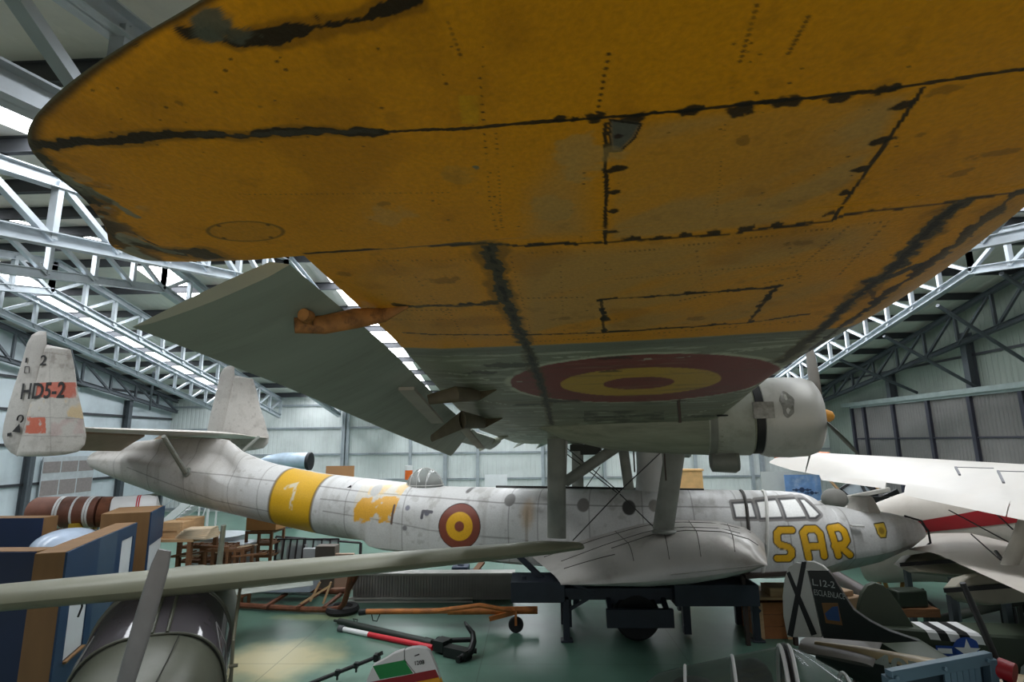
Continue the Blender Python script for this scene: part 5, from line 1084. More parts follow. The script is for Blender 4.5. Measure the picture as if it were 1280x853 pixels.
for t in (.15,.8,1.3):
    c=a+(m1-a)*t; mb=MB(); z=c[2]-r*.8; mb.box((c[0],c[1],z),(.18,.9,.14)); mb.bar((c[0],c[1]-.3,z),(c[0],c[1]-.45,0),.1,.1); mb.bar((c[0],c[1]+.3,z),(c[0],c[1]+.45,0),.1,.1); mb.build('trestle_leg',pmat('yellow_stand_paint',(170,140,40),.6,0,.15),tk)
# glazed pod standing behind the panels, its pale reflection put into the glazing colour
pd=thing('canopy_pod','dark rounded canopy section with glazing coloured for a pale reflection behind the brown topped panels','canopy',A(-10.0,11.9,0))
c=atY(88,678,11.9); mb=MB(); mb.ell((c[0],11.9,c[2]-.1),(.62,.8,.38),24,10); mb.build('shell',pmat('black_gloss_shell',(22,26,34),.25),pd); mb=MB(); mb.ell((c[0]+.05,11.78,c[2]-.06),(.58,.72,.36),20,10,half=True); mb.build('glazing',pmat('pale_blue_glazing',(166,180,198),.2),pd)
mb=MB(); mb.box((c[0],11.9,(c[2]-.3)/2),(.9,1.0,c[2]-.35)); mb.build('stand',oldwood,pd)
# white access stairs
st=thing('access_stairs','white metal access stairs with hand rails standing beyond the display panels','stairs',A(-18.,27,0))
Ys=27.
for k,(x0,x1) in enumerate(((213,243),(228,258))):
    p=atY(x0,650,Ys+.5*k); q=atY(x1,622,Ys+.5*k); p[2]=max(0,p[2]); mb=MB(); mb.bar(p-A(.9,0,p[2]),q,.13,.36); mb.build('stringer',whitem,st)
mb=MB(); p=atY(205,655,Ys); q=atY(248,622,Ys); p=A(p[0]-.6,Ys,0)
for t in np.linspace(.1,.95,9): c=p+(q-p)*t; mb.box(c+A(.1,.3,0),(.26,.6,.03))
mb.build('tread',whitem,st); mb=MB(); e=atY(262,622,Ys)
for x in (q[0]+.1,e[0]): 
    for y in (Ys,Ys+.7): mb.bar((x,y,q[2]),(x,y,0),.06,.06)
mb.box(((q[0]+e[0])/2+.05,Ys+.35,q[2]),(e[0]-q[0]+.2,.8,.05)); mb.bar((q[0]+.1,Ys,.1),(e[0],Ys,q[2]),.05,.05); mb.build('platform',whitem,st)
mb=MB(); mb.path([p+A(0,0,.9),q+A(0,0,.9),e+A(0,0,.9),e],.025,6); mb.path([p+A(0,0,0),p+A(0,0,.9)],.025,6); mb.build('hand_rail',steel,st)
# grey railing and folded ladder at the left wall
ld=thing('lying_ladder','pale ladder lying level across the stands beyond the rusty cylinder','ladder',A(-13.,17,0)); 
mb=MB(); 
for dy in (0,.4): 
    p=atY(108,632,17.2)+A(0,dy,0); q=atY(205,617,17.2)+A(0,dy,0); mb.bar(p,q,.05,.09)
mb.build('stile',pmat('grey_aluminium',(168,168,160),.4,.4),ld); mb=MB()
for t in np.linspace(.05,.95,11): c=p+(q-p)*t; mb.tube(c,c-A(0,.4,0),.018,n=6)
mb.build('rung',MATS['grey_aluminium'],ld); mb=MB()
for t in (.1,.9): c=p+(q-p)*t; mb.bar(c-A(0,.2,.04),(c[0],c[1]-.2,0),.1,.1)
mb.build('stand',dsteel,ld)
p=atY(74,630,17.); mb=MB(); mb.box((p[0],17.,p[2]),(.9,.5,.36)); mb.box((p[0],17.,(p[2]-.2)/2),(.6,.4,p[2]-.2)); o=mb.build('control_box',pmat('brown_leather_box',(92,62,42),.6),bevel=.06); tag(o,'brown rounded box behind the rusty cylinder near the left wall','box')
# hoarding print on the left wall
P=[atX(x,y,XL+.15) for x,y in ((54,574),(119,568),(122,621),(46,634))]; y0,y1=P[0][1],P[1][1]; z1,z0=(P[0][2]+P[1][2])/2,(P[2][2]+P[3][2])/2
mb=MB(); mb.box((XL+.15,(y0+y1)/2,(z0+z1)/2),(.05,abs(y1-y0),z1-z0)); mb.cur=1; 
yy0,yy1=sorted((y0,y1)); zz0,zz1=sorted((z0,z1))
for j,(za,zb) in enumerate(((.66,.90),(.18,.50))):
    n=3
    for i in range(n): mb.box((XL+.18,yy0+(yy1-yy0)*(i+.5)/n,zz0+(zz1-zz0)*(za+zb)/2),(.012,(yy1-yy0)/n*.92,(zz1-zz0)*(zb-za)))
o=mb.build('printed_hoarding',[pmat('hoarding_pale',(190,194,198),.5),pmat('hoarding_brown_grey',(146,136,134),.5,0,.1,8.)]); tag(o,'big pale hoarding printed with brown-grey rows on the left wall','hoarding')
# ================================================================== BEHIND THE HULL
pb=thing('stored_cockpit_section','pale blue aircraft nose section with dark open end, far behind the tail boom','aircraft section',A(-12.5,29,0))
Yc=29.; a=atY(325,577,Yc); b_=atY(385,577,Yc); rr_=.44
mb=MB(); mb.lathe([(0,.1),(.4,rr_*.7),(1.2,rr_),(b_[0]-a[0],rr_)],a,(1,0,0),24); mb.build('shell',pmat('pale_blue_shell',(176,194,210),.35,.2),pb); mb=MB(); mb.lathe([(-.1,.36),(0,rr_*1.05),(.16,rr_*1.05),(.18,.3)],b_,(1,0,0),24); mb.build('open_end',pmat('dark_open_end',(28,28,32),.6),pb)
mb=MB(); mb.box(((a[0]+b_[0])/2,Yc,(a[2]-rr_)/2),(1.6,.7,a[2]-rr_)); mb.build('stand',dsteel,pb)
for px,py,Y,w_,h_,c,nm,lab,cat in ((425,590,29,1.5,.6,(176,128,86),'crate_lid','brown board edge showing above the hull left of the dome','board'),(620,601,34.8,1.4,.72,(236,238,240),'notice_board','blank white notice board by the far wall, above the hull','sign'),(970,607,34.4,1.7,1.6,(206,208,206),'notice_board','pale board on the far wall beside the photo panel of aircraft','sign')):
    p=atY(px,py,Y); z1=p[2]; mb=MB(); mb.box((p[0],Y,z1),(w_,.06,h_)); mb.box((p[0]-w_*.4,Y,(z1-h_/2)/2),(.06,.06,z1-h_/2)); mb.box((p[0]+w_*.4,Y,(z1-h_/2)/2),(.06,.06,z1-h_/2)); o=mb.build(nm,pmat(nm+'_%d'%px,c,.6,0,.04)); tag(o,lab,cat)
YO=29.; p=atY(852,601,YO); ob=thing('orange_cabinet','pale orange box rising beyond the hull behind the front strut','box',A(p[0],YO,0)); mb=MB(); mb.box((p[0]-.1,YO,p[2]/2+.25),(2.2,.6,p[2]+.5)); mb.build('box_body',pmat('pale_orange_paint',(226,178,120),.6),ob,bevel=.03); mb=MB(); mb.box((p[0]-.1,YO,p[2]+.53),(2.3,.7,.08)); mb.build('lid',pmat('pale_orange_paint',(226,178,120),.6),ob)
YB=29.; p=atY(511,592,YB); bc=thing('warning_beacon','white post top with an orange lamp band peeping over the hull beside the dome','beacon',A(p[0],YB,0)); mb=MB(); mb.tube((p[0],YB,0),(p[0],YB,p[2]-.32),.07); mb.tube((p[0],YB,p[2]+.16),(p[0],YB,p[2]+.4),.2,n=14); mb.build('post',whitem,bc); mb=MB(); mb.tube((p[0],YB,p[2]-.32),(p[0],YB,p[2]+.16),.2,n=14); mb.build('lamp_band',pmat('orange_red_lamp',(232,110,40),.4),bc)
# photo panel with aircraft silhouettes
ph=thing('photo_panel','blue photo panel showing aircraft, by the far wall beyond the white wing','photo panel',A(16,33.6,0))
YP=33.6; a=atY(980,594,YP); b_=atY(1028,626,YP); mb=MB(); mb.box(((a[0]+b_[0])/2,YP,(a[2]+b_[2])/2),(b_[0]-a[0],.06,a[2]-b_[2])); mb.box(((a[0]+b_[0])/2,YP+.05,b_[2]/2),(.1,.06,b_[2]+.1)); mb.build('print',pmat('blue_sky_print',(120,156,206),.4,0,.25,1.5,dirt=(210,222,236),dirt_amt=.7),ph)
mb=MB()
for cx,cz,s_ in ((.45,.42,1.),(.72,.30,.7),(.25,.25,.6)):
    s_*=1.45; o=A(a[0]+(b_[0]-a[0])*cx,YP-.045,b_[2]+(a[2]-b_[2])*cz); mb.box(o,(.75*s_,.012,.05*s_)); mb.lathe([(0,.10*s_),(.012,.10*s_)],o,(0,-1,0),14)
    for k in (-.22,.22): mb.lathe([(0,.06*s_),(.012,.06*s_)],o+A(k*s_,0,-.01),(0,-1,0),12)
mb.build('aircraft_silhouettes',pmat('slate_print_ink',(54,70,104),.5),ph)
# grey jeep-like windscreen frame and parts behind the bow
je=thing('open_vehicle','pale open vehicle with tilted windscreen parked beyond the bow','vehicle',A(12.,19.5,0)); Yj=19.
Q=lambda px,py,dy=0.: atY(px,py,Yj+dy)
mb=MB(); 
for p,q in (((1050,612),(1072,598)),((1072,598),(1097,618)),((1097,618),(1062,622)),((1062,622),(1050,612)),((1073,599),(1084,620))): mb.bar(Q(*p),Q(*q),.06,.08)
wf=mb.build('windscreen_frame',pmat('dark_frame_paint',(56,58,60),.5),je); mb=MB(); mb.prism([Q(1050,612,.02),Q(1072,598,.02),Q(1097,618,.02),Q(1062,622,.02)],(0,.02,0)); mb.build('windscreen_pane',pmat('pale_reflecting_pane',(176,188,196),.15),wf)
mb=MB(); a=Q(1020,640); b_=Q(1112,640); mb.box(((a[0]+b_[0])/2,Yj+.8,a[2]/2+.45),(b_[0]-a[0],1.5,a[2]*.55)); mb.bar(Q(1020,630,-.1),Q(1112,612,-.1),.12,.14); mb.bar(Q(1025,636,-.1),Q(1115,622,-.1),.06,.05); mb.build('body',pmat('pale_vehicle_body',(176,172,164),.5),je,bevel=.03)
mb=MB(); mb.ell(Q(1043,624,-.2),(.42,.25,.34),18,10); mb.build('headrest_cover',pmat('grey_cover',(120,118,112),.7),je)
mb=MB(); mb.bar(Q(1085,634,-.05),Q(1123,616,-.05),.1,.25); mb.box(Q(1092,628,-.05),(.9,.3,.35)); mb.build('dark_gear',gun,je); mb=MB(); mb.bar(Q(1035,598,.2),Q(1056,622,.2),.10,.06); mb.bar(Q(1088,596,.2),Q(1100,616,.2),.08,.06); mb.build('prop_board',wood,je)
for x in (a[0]+.5,b_[0]-.5): wheel(je,(x,Yj+.3,.42),.42,.22,(0,-1,0))
mb=MB(); c=Q(1112,638,-1.5); mb.ell(c,(.2,.12,.10),14,8); mb.box(c-A(0,0,c[2]/2),(.1,.1,c[2]-.05)); o=mb.build('red_lamp',pmat('red_lamp_paint',(170,24,34),.4)); tag(o,'small red lamp on a post just above the bow of the flying boat','lamp')
# ================================================================== RIGHT SIDE: WHITE BIPLANE
wh=pmat('white_aircraft_paint',(206,201,194),.42,0,.04,1.5,dirt=(206,196,184),dirt_amt=.35); whb=pmat('cream_white_fuselage_paint',(206,198,188),.5,0,.05,1.2,dirt=(160,148,134),dirt_amt=.4); stripe=pmat('deep_red_stripe_paint',(150,22,30),.45,0,.06); wseam=pmat('grey_hinge_metal',(120,120,124),.5,.2)
bp=thing('biplane','white biplane with a red fuselage stripe at the right, beyond the bow','aircraft',A(10.5,11.5,0))
far=[atY(962,577,15.5),atY(975,570,15.9),atY(1000,566,16.2),atY(1120,573,14.2),atY(1280,583,11.5),atY(1480,597,8.9)]
near=[atY(962,579,15.4),atY(985,587,14.9),atY(1022,594,14.2),atY(1128,606,11.6),atY(1280,633,9.0),atY(1480,668,7.1)]
def resam(P,n):
    P=np.array(P); d=np.r_[0,np.cumsum(np.linalg.norm(np.diff(P,axis=0),axis=1))]; t=np.linspace(0,d[-1],n); return np.stack([np.interp(t,d,P[:,i]) for i in range(3)],1)
FA,NE=resam(far,26),resam(near,26)
mb=MB(); rows=[]
for p,q in zip(FA,NE):
    ch=np.linalg.norm(q-p); R=[]
    for i in range(12): x=(i/11)**1.4; R.append(p+(q-p)*x+A(0,0,1)*ch*.05*(2.4*math.sqrt(x)-2.1*x-.3*x*x))
    for i in range(10,0,-1): x=(i/11)**1.4; R.append(p+(q-p)*x-A(0,0,1)*ch*.035*(2.4*math.sqrt(x)-2.4*x)*1.6)
    rows.append(R)
mb.loft(rows); uw=mb.build('upper_wing',wh,bp,smooth=50)
mb=MB(); mb.path([p+A(0,0,.012) for p in FA[1:7]],.05,6); mb.build('tip_band',pmat('pale_orange_tip',(226,150,110),.5),uw)
def flap(x0,x1,ext,drop):
    """hinged flap carried on from the trailing edge between two stations"""
    P=resam(near,400); Q=resam(far,400); px=np.array([proj(p)[0] for p in P]); I=[int(np.argmin(abs(px-x))) for x in np.linspace(x0,x1,8)]; mb=MB(); rows=[]
    for i in I:
        p=P[i]; d=nrm((p-Q[i])*A(1,1,0)); u=p-d*.10+A(0,0,.035); w=p+d*ext-A(0,0,drop); rows.append([u,(u+w)/2+A(0,0,.02),w,(u+w)/2-A(0,0,.04)])
    mb.loft(rows); return mb.build('flap',wh,bp,smooth=30)
flap(1024,1108,.30,.10); flap(1132,1262,.42,.16); flap(1263,1420,.42,.16)
for a,b_,c in (((1195,587),(1200,596),11.5),((1248,592),(1255,606),10.6)):
    mb=MB(); p=atY(*a,10.9 if a[0]<1240 else 10.1); q=atY(*b_,10.5 if a[0]<1240 else 9.55); mb.bar(p+A(0,0,.04),q+A(0,0,.03),.035,.03); mb.bar(p+A(0,0,.04),p+A(.6,-.12,.02),.014,.014); mb.build('hinge_fitting',wseam,uw)
# fuselage
cl=[atY(1085,682,16.4),atY(1150,668,15.6),atY(1220,662,14.6),atY(1300,655,13.4),atY(1420,648,12.0)]
rad=[(.5,.55),(.85,.8),(1.05,.95),(1.15,1.05),(1.2,1.1)]
dirf=nrm(cl[-1]-cl[0]); hz=nrm(np.cross(dirf,A(0,0,1))); rows=[]
C_=resam(cl,12)
for i,c in enumerate(C_): 
    k=i/11; w_=.6+.9*k**.6; h_=.95+.5*k**.6; rows.append([c+hz*w_*math.copysign(abs(math.cos(t))**.8,math.cos(t))+A(0,0,1)*h_*math.copysign(abs(math.sin(t))**.8,math.sin(t)) for t in np.linspace(0,2*math.pi,33)[:-1]])
mb=MB(); mb.loft(rows); fu=mb.build('fuselage',whb,bp,smooth=50)
mb=MB(); rows=[]
for i,c in enumerate(C_):
    k=i/11; w_=.45+.75*k**.6+.012; h_=.75+.4*k**.6+.012; R=[]
    for t in np.linspace(0,.16+.10*k,5): 
        tt=t+.10; R.append(c+hz*w_*math.cos(tt)**.8+A(0,0,1)*h_*math.sin(tt)**.8)
    rows.append(R)
def strip_on(t0,t1,side):
    mb=MB(); rows=[]
    for i,c in enumerate(C_):
        k=i/11; w_=.6+.9*k**.6+.012; h_=.95+.5*k**.6+.012
        rows.append([c+hz*side*w_*abs(math.cos(t))**.8+A(0,0,1)*h_*math.copysign(abs(math.sin(t))**.8,math.sin(t)) for t in np.linspace(t0(k),t1(k),6)])
    mb.loft(rows,closed=False,cap=False); return mb
sd=1 if (hz@(CC-C_[5]))>0 else -1
strip_on(lambda k:.02+.05*k,lambda k:.16+.20*k,sd).build('red_stripe',stripe,fu)
# lower wing with its strut and wires
mb=MB(); T=[atY(1120,684,13.6),atY(1150,690,12.2),atY(1166,690,11.4),atY(1280,742,8.3),atY(1400,797,6.7)]; L_=[atY(1170,668,14.2),atY(1190,668,13.8),atY(1215,668,13.2),atY(1300,690,11.0),atY(1440,726,8.8)]
rows=[]
for p,q in zip(resam(L_,12),resam(T,12)):
    ch=np.linalg.norm(q-p); R=[p+(q-p)*x+A(0,0,1)*ch*.05*(2.4*math.sqrt(x)-2.1*x-.3*x*x) for x in np.linspace(0,1,9)**1.4]+[p+(q-p)*x-A(0,0,1)*ch*.03*math.sin(math.pi*x) for x in np.linspace(1,0,9)[1:-1]]; rows.append(R)
mb.loft(rows); mb.build('lower_wing',whb,bp,smooth=50)
mb=MB(); p=atY(1262,706,9.3); q=atY(1292,630,9.3); d=nrm(q-p); rows=[[c+A(1,0,0)*.14*math.cos(t)+A(0,1,0)*.06*math.sin(t) for t in np.linspace(0,6.283,15)[:-1]] for c in (p,q)]; mb.loft(rows); mb.build('wing_strut',pmat('grey_white_strut',(170,164,152),.5),bp)
mb=MB(); 
for a,b_ in (((1186,638,11.0),(1268,682,9.6)),((1232,630,10.2),(1266,662,9.5)),((1214,668,10.9),(1250,700,9.5))): mb.tube(atY(*a),atY(*b_),.012,n=5)
mb.tube(atY(1245,690,9.8),atY(1256,704,9.4),.03,n=6); mb.build('bracing_wire',wirem,bp)
mb=MB(); p=atY(1250,692,9.6); wheel(bp,A(C_[7][0],C_[7][1]-.3,.42),.42,.25,hz); mb.tube(A(C_[7][0],C_[7][1],.5),C_[7]-A(0,0,.8),.09); mb.build('gear_leg',whb,bp)
# stored pale-tipped panels on the floor under it
for pts,Y,lab in ((((1128,704),(1138,694),(1165,690),(1225,716),(1215,722),(1150,715)),11.8,'pale rounded wing panel with dark seam stored below the biplane, the farther one'),(((1195,735),(1206,722),(1225,716),(1280,738),(1290,752),(1240,757),(1205,750)),10.0,'pale rounded wing panel with dark seam stored below the biplane, the nearer one')):
    P=[atY(x,y,Y+(.9 if y<715 else 0)) for x,y in pts]; z=np.mean([p[2] for p in P]); o=thing('spare_wing',lab,'wing panel',A(np.mean([p[0] for p in P]),Y,0))
    c=sum(P)/len(P); mb=MB(); mb.prism(P,(0,.35,-.10)); mb.build('skin',pmat('dull_cream_skin',(150,144,128),.6,0,.08),o,bevel=.04); mb=MB(); mb.bar(c-A(.75,.05,0)+A(0,-.02,.02),c+A(.85,-.05,.12),.03,.07); mb.build('dark_gap',darkm,o)
    for k in (-.4,.5): mb=MB(); mb.bar((c[0]+k,c[1]+.3,c[2]-.15),(c[0]+k,c[1]+.3,0),.1,.1); mb.build('trestle_leg',dsteel,o)
# ================================================================== RIGHT FLOOR CLUTTER
cr_=thing('wooden_crate','orange-brown wooden crate with an open top beside the black trolley leg','crate',A(5.1,12.9,0)); a=atY(948,800,12.8); b_=atY(992,800,12.8); zt=zof(738,12.8,970)
mb=MB(); w_=b_[0]-a[0]; cx=(a[0]+b_[0])/2; h=zt-.25
for z0,z1 in ((0,h*.33),(h*.34,h*.66),(h*.67,h)): mb.box((cx,12.8,(z0+z1)/2),(w_,.04,z1-z0)); mb.box((a[0],13.4,(z0+z1)/2),(.04,1.2,z1-z0)); mb.box((b_[0],13.4,(z0+z1)/2),(.04,1.2,z1-z0))
mb.box((cx,14.0,h/2),(w_,.04,h)); mb.box((cx,13.4,.03),(w_,1.2,.05)); mb.build('box_boards',pmat('orange_brown_boards',(150,94,52),.65,0,.15,4.),cr_,bevel=.006)
for x in (a[0]+.08,b_[0]-.08): mb=MB(); mb.box((x,12.77,h/2),(.1,.03,h)); mb.build('batten',wood,cr_)
mb=MB(); mb.box((cx-.1,13.2,h+.1),(w_*1.1,1.0,.05)); mb.box((cx+.2,13.0,h+.2),(.5,.5,.2)); o=mb.build('packing_boards',wood); tag(o,'pale packing boards and paper heaped on the open crate','boards')
mb=MB(); p=atY(928,719,12.42); q=atY(986,714,12.42); mb.bar(p,q,.4,.08); mb.bar(p,A(p[0],p[1],0),.08,.08); mb.bar(q,A(q[0],q[1],0),.08,.08); o=mb.build('dark_bench',pmat('dark_brown_bench',(52,38,32),.6)); tag(o,'dark brown bench top over the crate, below the hull','bench')
def trestle(): 
    o=thing('trestle','yellowish wooden trestle on the green floor below the bow','trestle',atZ(1112,738,0)); Y=atZ(1112,738,0)[1]
    a=atY(1100,710,Y); b_=atY(1129,716,Y-.2); mb=MB(); mb.bar(a,b_,.16,.10); mb.build('beam',wood,o)
    for c,sg in ((a,1),(b_,1)):
        for dx in (-.22,.22): mb=MB(); mb.bar(c,A(c[0]+dx,c[1]+dx*.8,0),.09,.06); mb.build('leg',pmat('yellow_brown_wood',(150,112,58),.6),o)
trestle()
bt=thing('small_engine_stand','dark green machine on a stand with a board top behind the green tail fin','machine',atZ(1140,775,0)); Y=11.2
mb=MB(); c=atY(1134,747,Y); mb.box(c,(.58,.3,.30),rz=.1); mb.build('casing',pmat('dark_green_casing',(36,46,34),.5),bt,bevel=.03); mb=MB(); mb.box(atY(1140,763,Y),(.75,.4,.14)); mb.build('base_board',oldwood,bt)
for dx in (-.25,.25): mb=MB(); q=atY(1140,766,Y); mb.bar(q+A(dx,0,0),A(q[0]+dx,Y,0),.07,.07); mb.build('leg',dsteel,bt)
mb=MB(); mb.path([c+A(.3,0,.15),c+A(.34,0,-.05),c+A(.5,0,-.2)],.025,6); mb.build('crank',gun,bt)
p=atZ(1165,777,.42); q=atZ(1290,748,.5); mb=MB(); mb.tube(p,q,.09,n=12); mb.tube(q,q+A(.5,.4,.02),.09,n=12)
for t in (.1,.85): c=p+(q-p)*t; mb.bar(c,A(c[0],c[1],0),.08,.08)
o=mb.build('long_dark_boom',pmat('dark_olive_boom',(56,60,52),.55)); tag(o,'long dark olive boom resting on short feet behind the striped fuselage','boom')
mb=MB(); 
for px in (1255,1271): c=atZ(px,782,0); mb.tube(c,c+A(0,0,.42),.035,n=8)
mb.bar(atZ(1255,782,0)+A(0,0,.05),atZ(1271,782,0)+A(0,0,.05),.05,.05); o=mb.build('twin_posts',gun); tag(o,'pair of short black posts on the floor near the right picture edge','posts')
p=atZ(1055,720,.5); q=atZ(1085,745,.5); mb=MB(); mb.tube(p+A(-.2,.3,0),q,.16,n=14)
for t in (.1,.9): c=p+(q-p)*t; mb.bar(c,A(c[0],c[1],0),.10,.10)
o=mb.build('brown_cylinder',pmat('dark_brown_cylinder',(66,48,44),.5)); tag(o,'dark brown cylinder on feet just below the bow','cylinder')
mb=MB(); c=atZ(1050,757,0); c=c+A(-.55,-.9,0); mb.box(c+A(0,0,.25),(.9,.8,.5),rz=.4); mb.box(c+A(.05,0,.56),(.5,.5,.12),rz=.4); o=mb.build('packing_case',pmat('buff_packing_case',(176,142,108),.7),bevel=.02); tag(o,'buff packing case half hidden behind the black tail fin','case')
# ================================================================== BLACK TAIL-WHEEL AIRCRAFT MARKED L.12-2
blk=pmat('dark_green_black_paint',(26,32,28),.35,.05,.1,3.); tanp=pmat('tan_spine_paint',(132,116,84),.4,.05,.1,3.); ltr=pmat('white_rudder_fabric',(196,194,188),.6,0,.05); letw=pmat('pale_stencil_paint',(176,180,176),.6)
O2=atY(1040,797,8.5); O2[2]=0; D2=nrm(A(.80,-.60,0)); N2=A(-D2[1],D2[0],0)*-1; # N2 towards the viewer
la=thing('liaison_aircraft','dark aircraft with white rudder crossed by a black X and marked L.12-2','aircraft',O2,math.atan2(D2[1],D2[0]))
def onp(px,py,off=0.):
    d=ray(px,py); t=((O2+N2*off-CC)@N2)/(d@N2); return CC+d*t
def plate2(poly,th,m,name,par,off=0.,bev=.008):
    mb=MB(); P=[onp(*p) for p in poly]; mb.prism([p+N2*(off-th/2) for p in P],N2*th); return mb.build(name,m,par,bevel=bev)
fin2=plate2([(1011,713),(1036,713),(1043,722),(1054,741),(1068,762),(1088,776),(1112,788),(1150,801),(1110,803),(1030,797)],.10,blk,'fin',la)
rud=plate2([(1010,713),(1005,705),(996,703),(986,709),(981,725),(979,745),(980,770),(985,796),(1029,796)],.085,ltr,'rudder',la)
plate2([(1009,713.5),(1036,713.5),(1029,707),(1018,702),(1006,702)],.08,ltr,'fin_cap',la)
bk=pmat('black_marking_paint',(14,14,15),.5)
plate2([(1003,702),(1009,702),(992,796),(985,793)],.093,bk,'black_cross',rud,0,0); plate2([(984,716),(988,714),(1022,792),(1015,794)],.094,bk,'black_cross',rud,0,0)
ox=D2; upz=A(0,0,1)
def txt2(st,px,py,h,w_,par,bold=.0,m=letw,off=.055,x=None):
    mb=MB(); mb.text(st,onp(px,py)+N2*off,x if x is not None else ox,upz,h,off=.003,bold=bold,width=w_); return mb.build('lettering',m,par)
W_=lambda a,b_: float(np.linalg.norm(onp(*b_)-onp(*a)))
txt2('L.12-2',1017,731,W_((1015,731),(1015,723)),W_((1015,731),(1042,731)),fin2,.01); txt2('ESCLA.ENLACE',1019,743,W_((1017,743),(1017,736)),W_((1017,743),(1054,743)),fin2,.0)
plate2([(1028,753),(1048,753),(1054,781),(1033,778)],.106,pmat('badge_ochre',(120,84,40),.5,0,.15),'badge',fin2,0,0); plate2([(1032,766),(1041,758),(1048,757),(1051,776),(1035,774)],.109,pmat('badge_blue',(36,70,120),.5,0,.15),'badge_field',fin2,0,0)
# fuselage going forward to the lower right
def fsec(c,hw,hh,n=28): return [c+N2*hw*math.copysign(abs(math.cos(t))**.75,math.cos(t))+upz*hh*math.copysign(abs(math.sin(t))**.75,math.sin(t)) for t in np.linspace(0,2*math.pi,n+1)[:-1]]
mb=MB(); s0=onp(1018,800); topz=s0[2]
rows=[]
for s_,hw,hh,zt in ((-.0,.05,.12,topz-.02),(.6,.14,.24,topz+.02),(1.6,.28,.36,topz+.03),(3.0,.42,.48,topz+.02),(4.4,.5,.6,topz+.06)):
    rows.append(fsec(A(s0[0],s0[1],0)+D2*s_+upz*(zt-hh),hw,hh))
mb.loft(rows); f2=mb.build('fuselage',blk,la,smooth=50)
mb=MB(); R2=[]
for r_ in rows: 
    n=len(r_); c=sum(r_)/n; R2.append([c+(r_[i]-c)*1.012 for i in range(3,12)])
mb.loft(R2,closed=False,cap=False); mb.build('spine_band',tanp,f2)
mb=MB(); c=onp(1094,836,.26); mb.text('407',c,nrm(D2*1.0+N2*.14),upz,.20,off=.004,bold=.03,width=W_((1096,832),(1166,832))*.9); mb.build('lettering',letw,f2)
mb=MB(); rows=[]
for t in np.linspace(-1.5,.45,9): rows.append(airfoil(A(s0[0],s0[1],topz-.06)+D2*.75+N2*t,D2,upz,.95-.16*abs(t),.06))
mb.loft(rows); mb.build('tailplane',pmat('dark_grey_tailplane',(74,72,66),.5,0,.08),la,smooth=50)
mb=MB(); mb.tube(A(s0[0],s0[1],.1)+D2*.3,A(s0[0],s0[1],topz-.2)+D2*.5,.03); mb.build('tail_gear_leg',gun,la); wheel(la,A(s0[0],s0[1],.12)+D2*.3,.12,.07,N2)
for sg in (1,-1): wheel(la,A(s0[0],s0[1],.3)+D2*4.2+N2*.8*sg,.3,.18,N2); 
mb=MB(); 
for sg in (1,-1): mb.tube(A(s0[0],s0[1],.3)+D2*4.2+N2*.75*sg,A(s0[0],s0[1],.6)+D2*4.1+N2*.3*sg,.04)
mb.build('gear_leg',gun,la)
# ================================================================== DARK GREEN AIRCRAFT WITH STRIPES AND STAR
O3=atY(1105,790,9.3); O3[2]=0; D3=nrm(A(1,-.12,0)); N3=nrm(A(-.12,-1,0))
sa=thing('striped_aircraft','dark green aircraft with black and white fuselage stripes and a blue star roundel','aircraft',O3,math.atan2(D3[1],D3[0]))
def on3(px,py,off=0.):
    d=ray(px,py); t=((O3+N3*off-CC)@N3)/(d@N3); return CC+d*t
def plate3(poly,th,m,name,par,bev=.006,off=0.):
    mb=MB(); P=[on3(*p) for p in poly]; mb.prism([p+N3*(off-th/2) for p in P],N3*th); return mb.build(name,m,par,bevel=bev)
dg2=pmat('dark_olive_green_paint',(48,58,42),.5,0,.1,2.); 
f3=plate3([(1073,786),(1072,760),(1076,742),(1083,732),(1092,728),(1102,731),(1112,741),(1124,758),(1135,775),(1143,787)],.10,dg2,'fin',sa)
mb=MB(); a=on3(1120,785); tz=on3(1150,783)[2]
for s0_,s1_ in ((-.2,3.6),): 
    rows=[]
    for s_,hw,hh in ((-.5,.10,.2),(.3,.2,.32),(1.2,.30,.42),(3.6,.42,.6)): rows.append([A(a[0],a[1],0)+D3*s_+N3*y*hw+upz*(tz-hh+z*hh) for y,z in ((-1,-.9),(-.8,-1),(.8,-1),(1,-.9),(1,.92),(.9,1),(-.9,1),(-1,.92))])
mb.loft(rows); g3=mb.build('fuselage',dg2,sa,smooth=30)
def fuse3(s): hw=np.interp(s,[-.5,.3,1.2,3.6],[.10,.2,.30,.42]); hh=np.interp(s,[-.5,.3,1.2,3.6],[.2,.32,.42,.6]); return hw,hh
def band3(s0_,s1_,m):
    mb=MB(); R=[]
    for s_,lean in ((s0_,.0),(s1_,.0)):
        hw,hh=fuse3(s_); hw+=.006; R.append([A(a[0],a[1],0)+D3*(s_+sl_)+N3*y*hw+upz*(tz+.006*(1 if z>.99 else 0)-hh+z*hh) for y,z,sl_ in ((1,-.85,.22),(1,.92,.02),(.9,1.0,0.),(-.9,1.0,0),(-1,.92,.02),(-1,-.85,.22))])
    mb.loft(R,closed=False,cap=False); return mb.build('stripe',m,g3,smooth=0)
sx=lambda px:(on3(px,784)-A(a[0],a[1],0))@D3
for x0,x1,m in ((1147,1159,whitem),(1159,1170,bk),(1170,1183,whitem),(1183,1195,bk),(1195,1209,whitem),):
    band3(sx(x0),sx(x1),m)
mb=MB(); c=A(a[0],a[1],0)+D3*(sx(1190)+.02)+upz*(tz-.25); hw=fuse3(sx(1194))[0]+.014
cc=c+N3*hw; mb.add([cc+D3*.20*math.cos(t)+upz*.2*math.sin(t) for t in np.linspace(0,6.283,29)[:-1]],[tuple(range(28))]); 
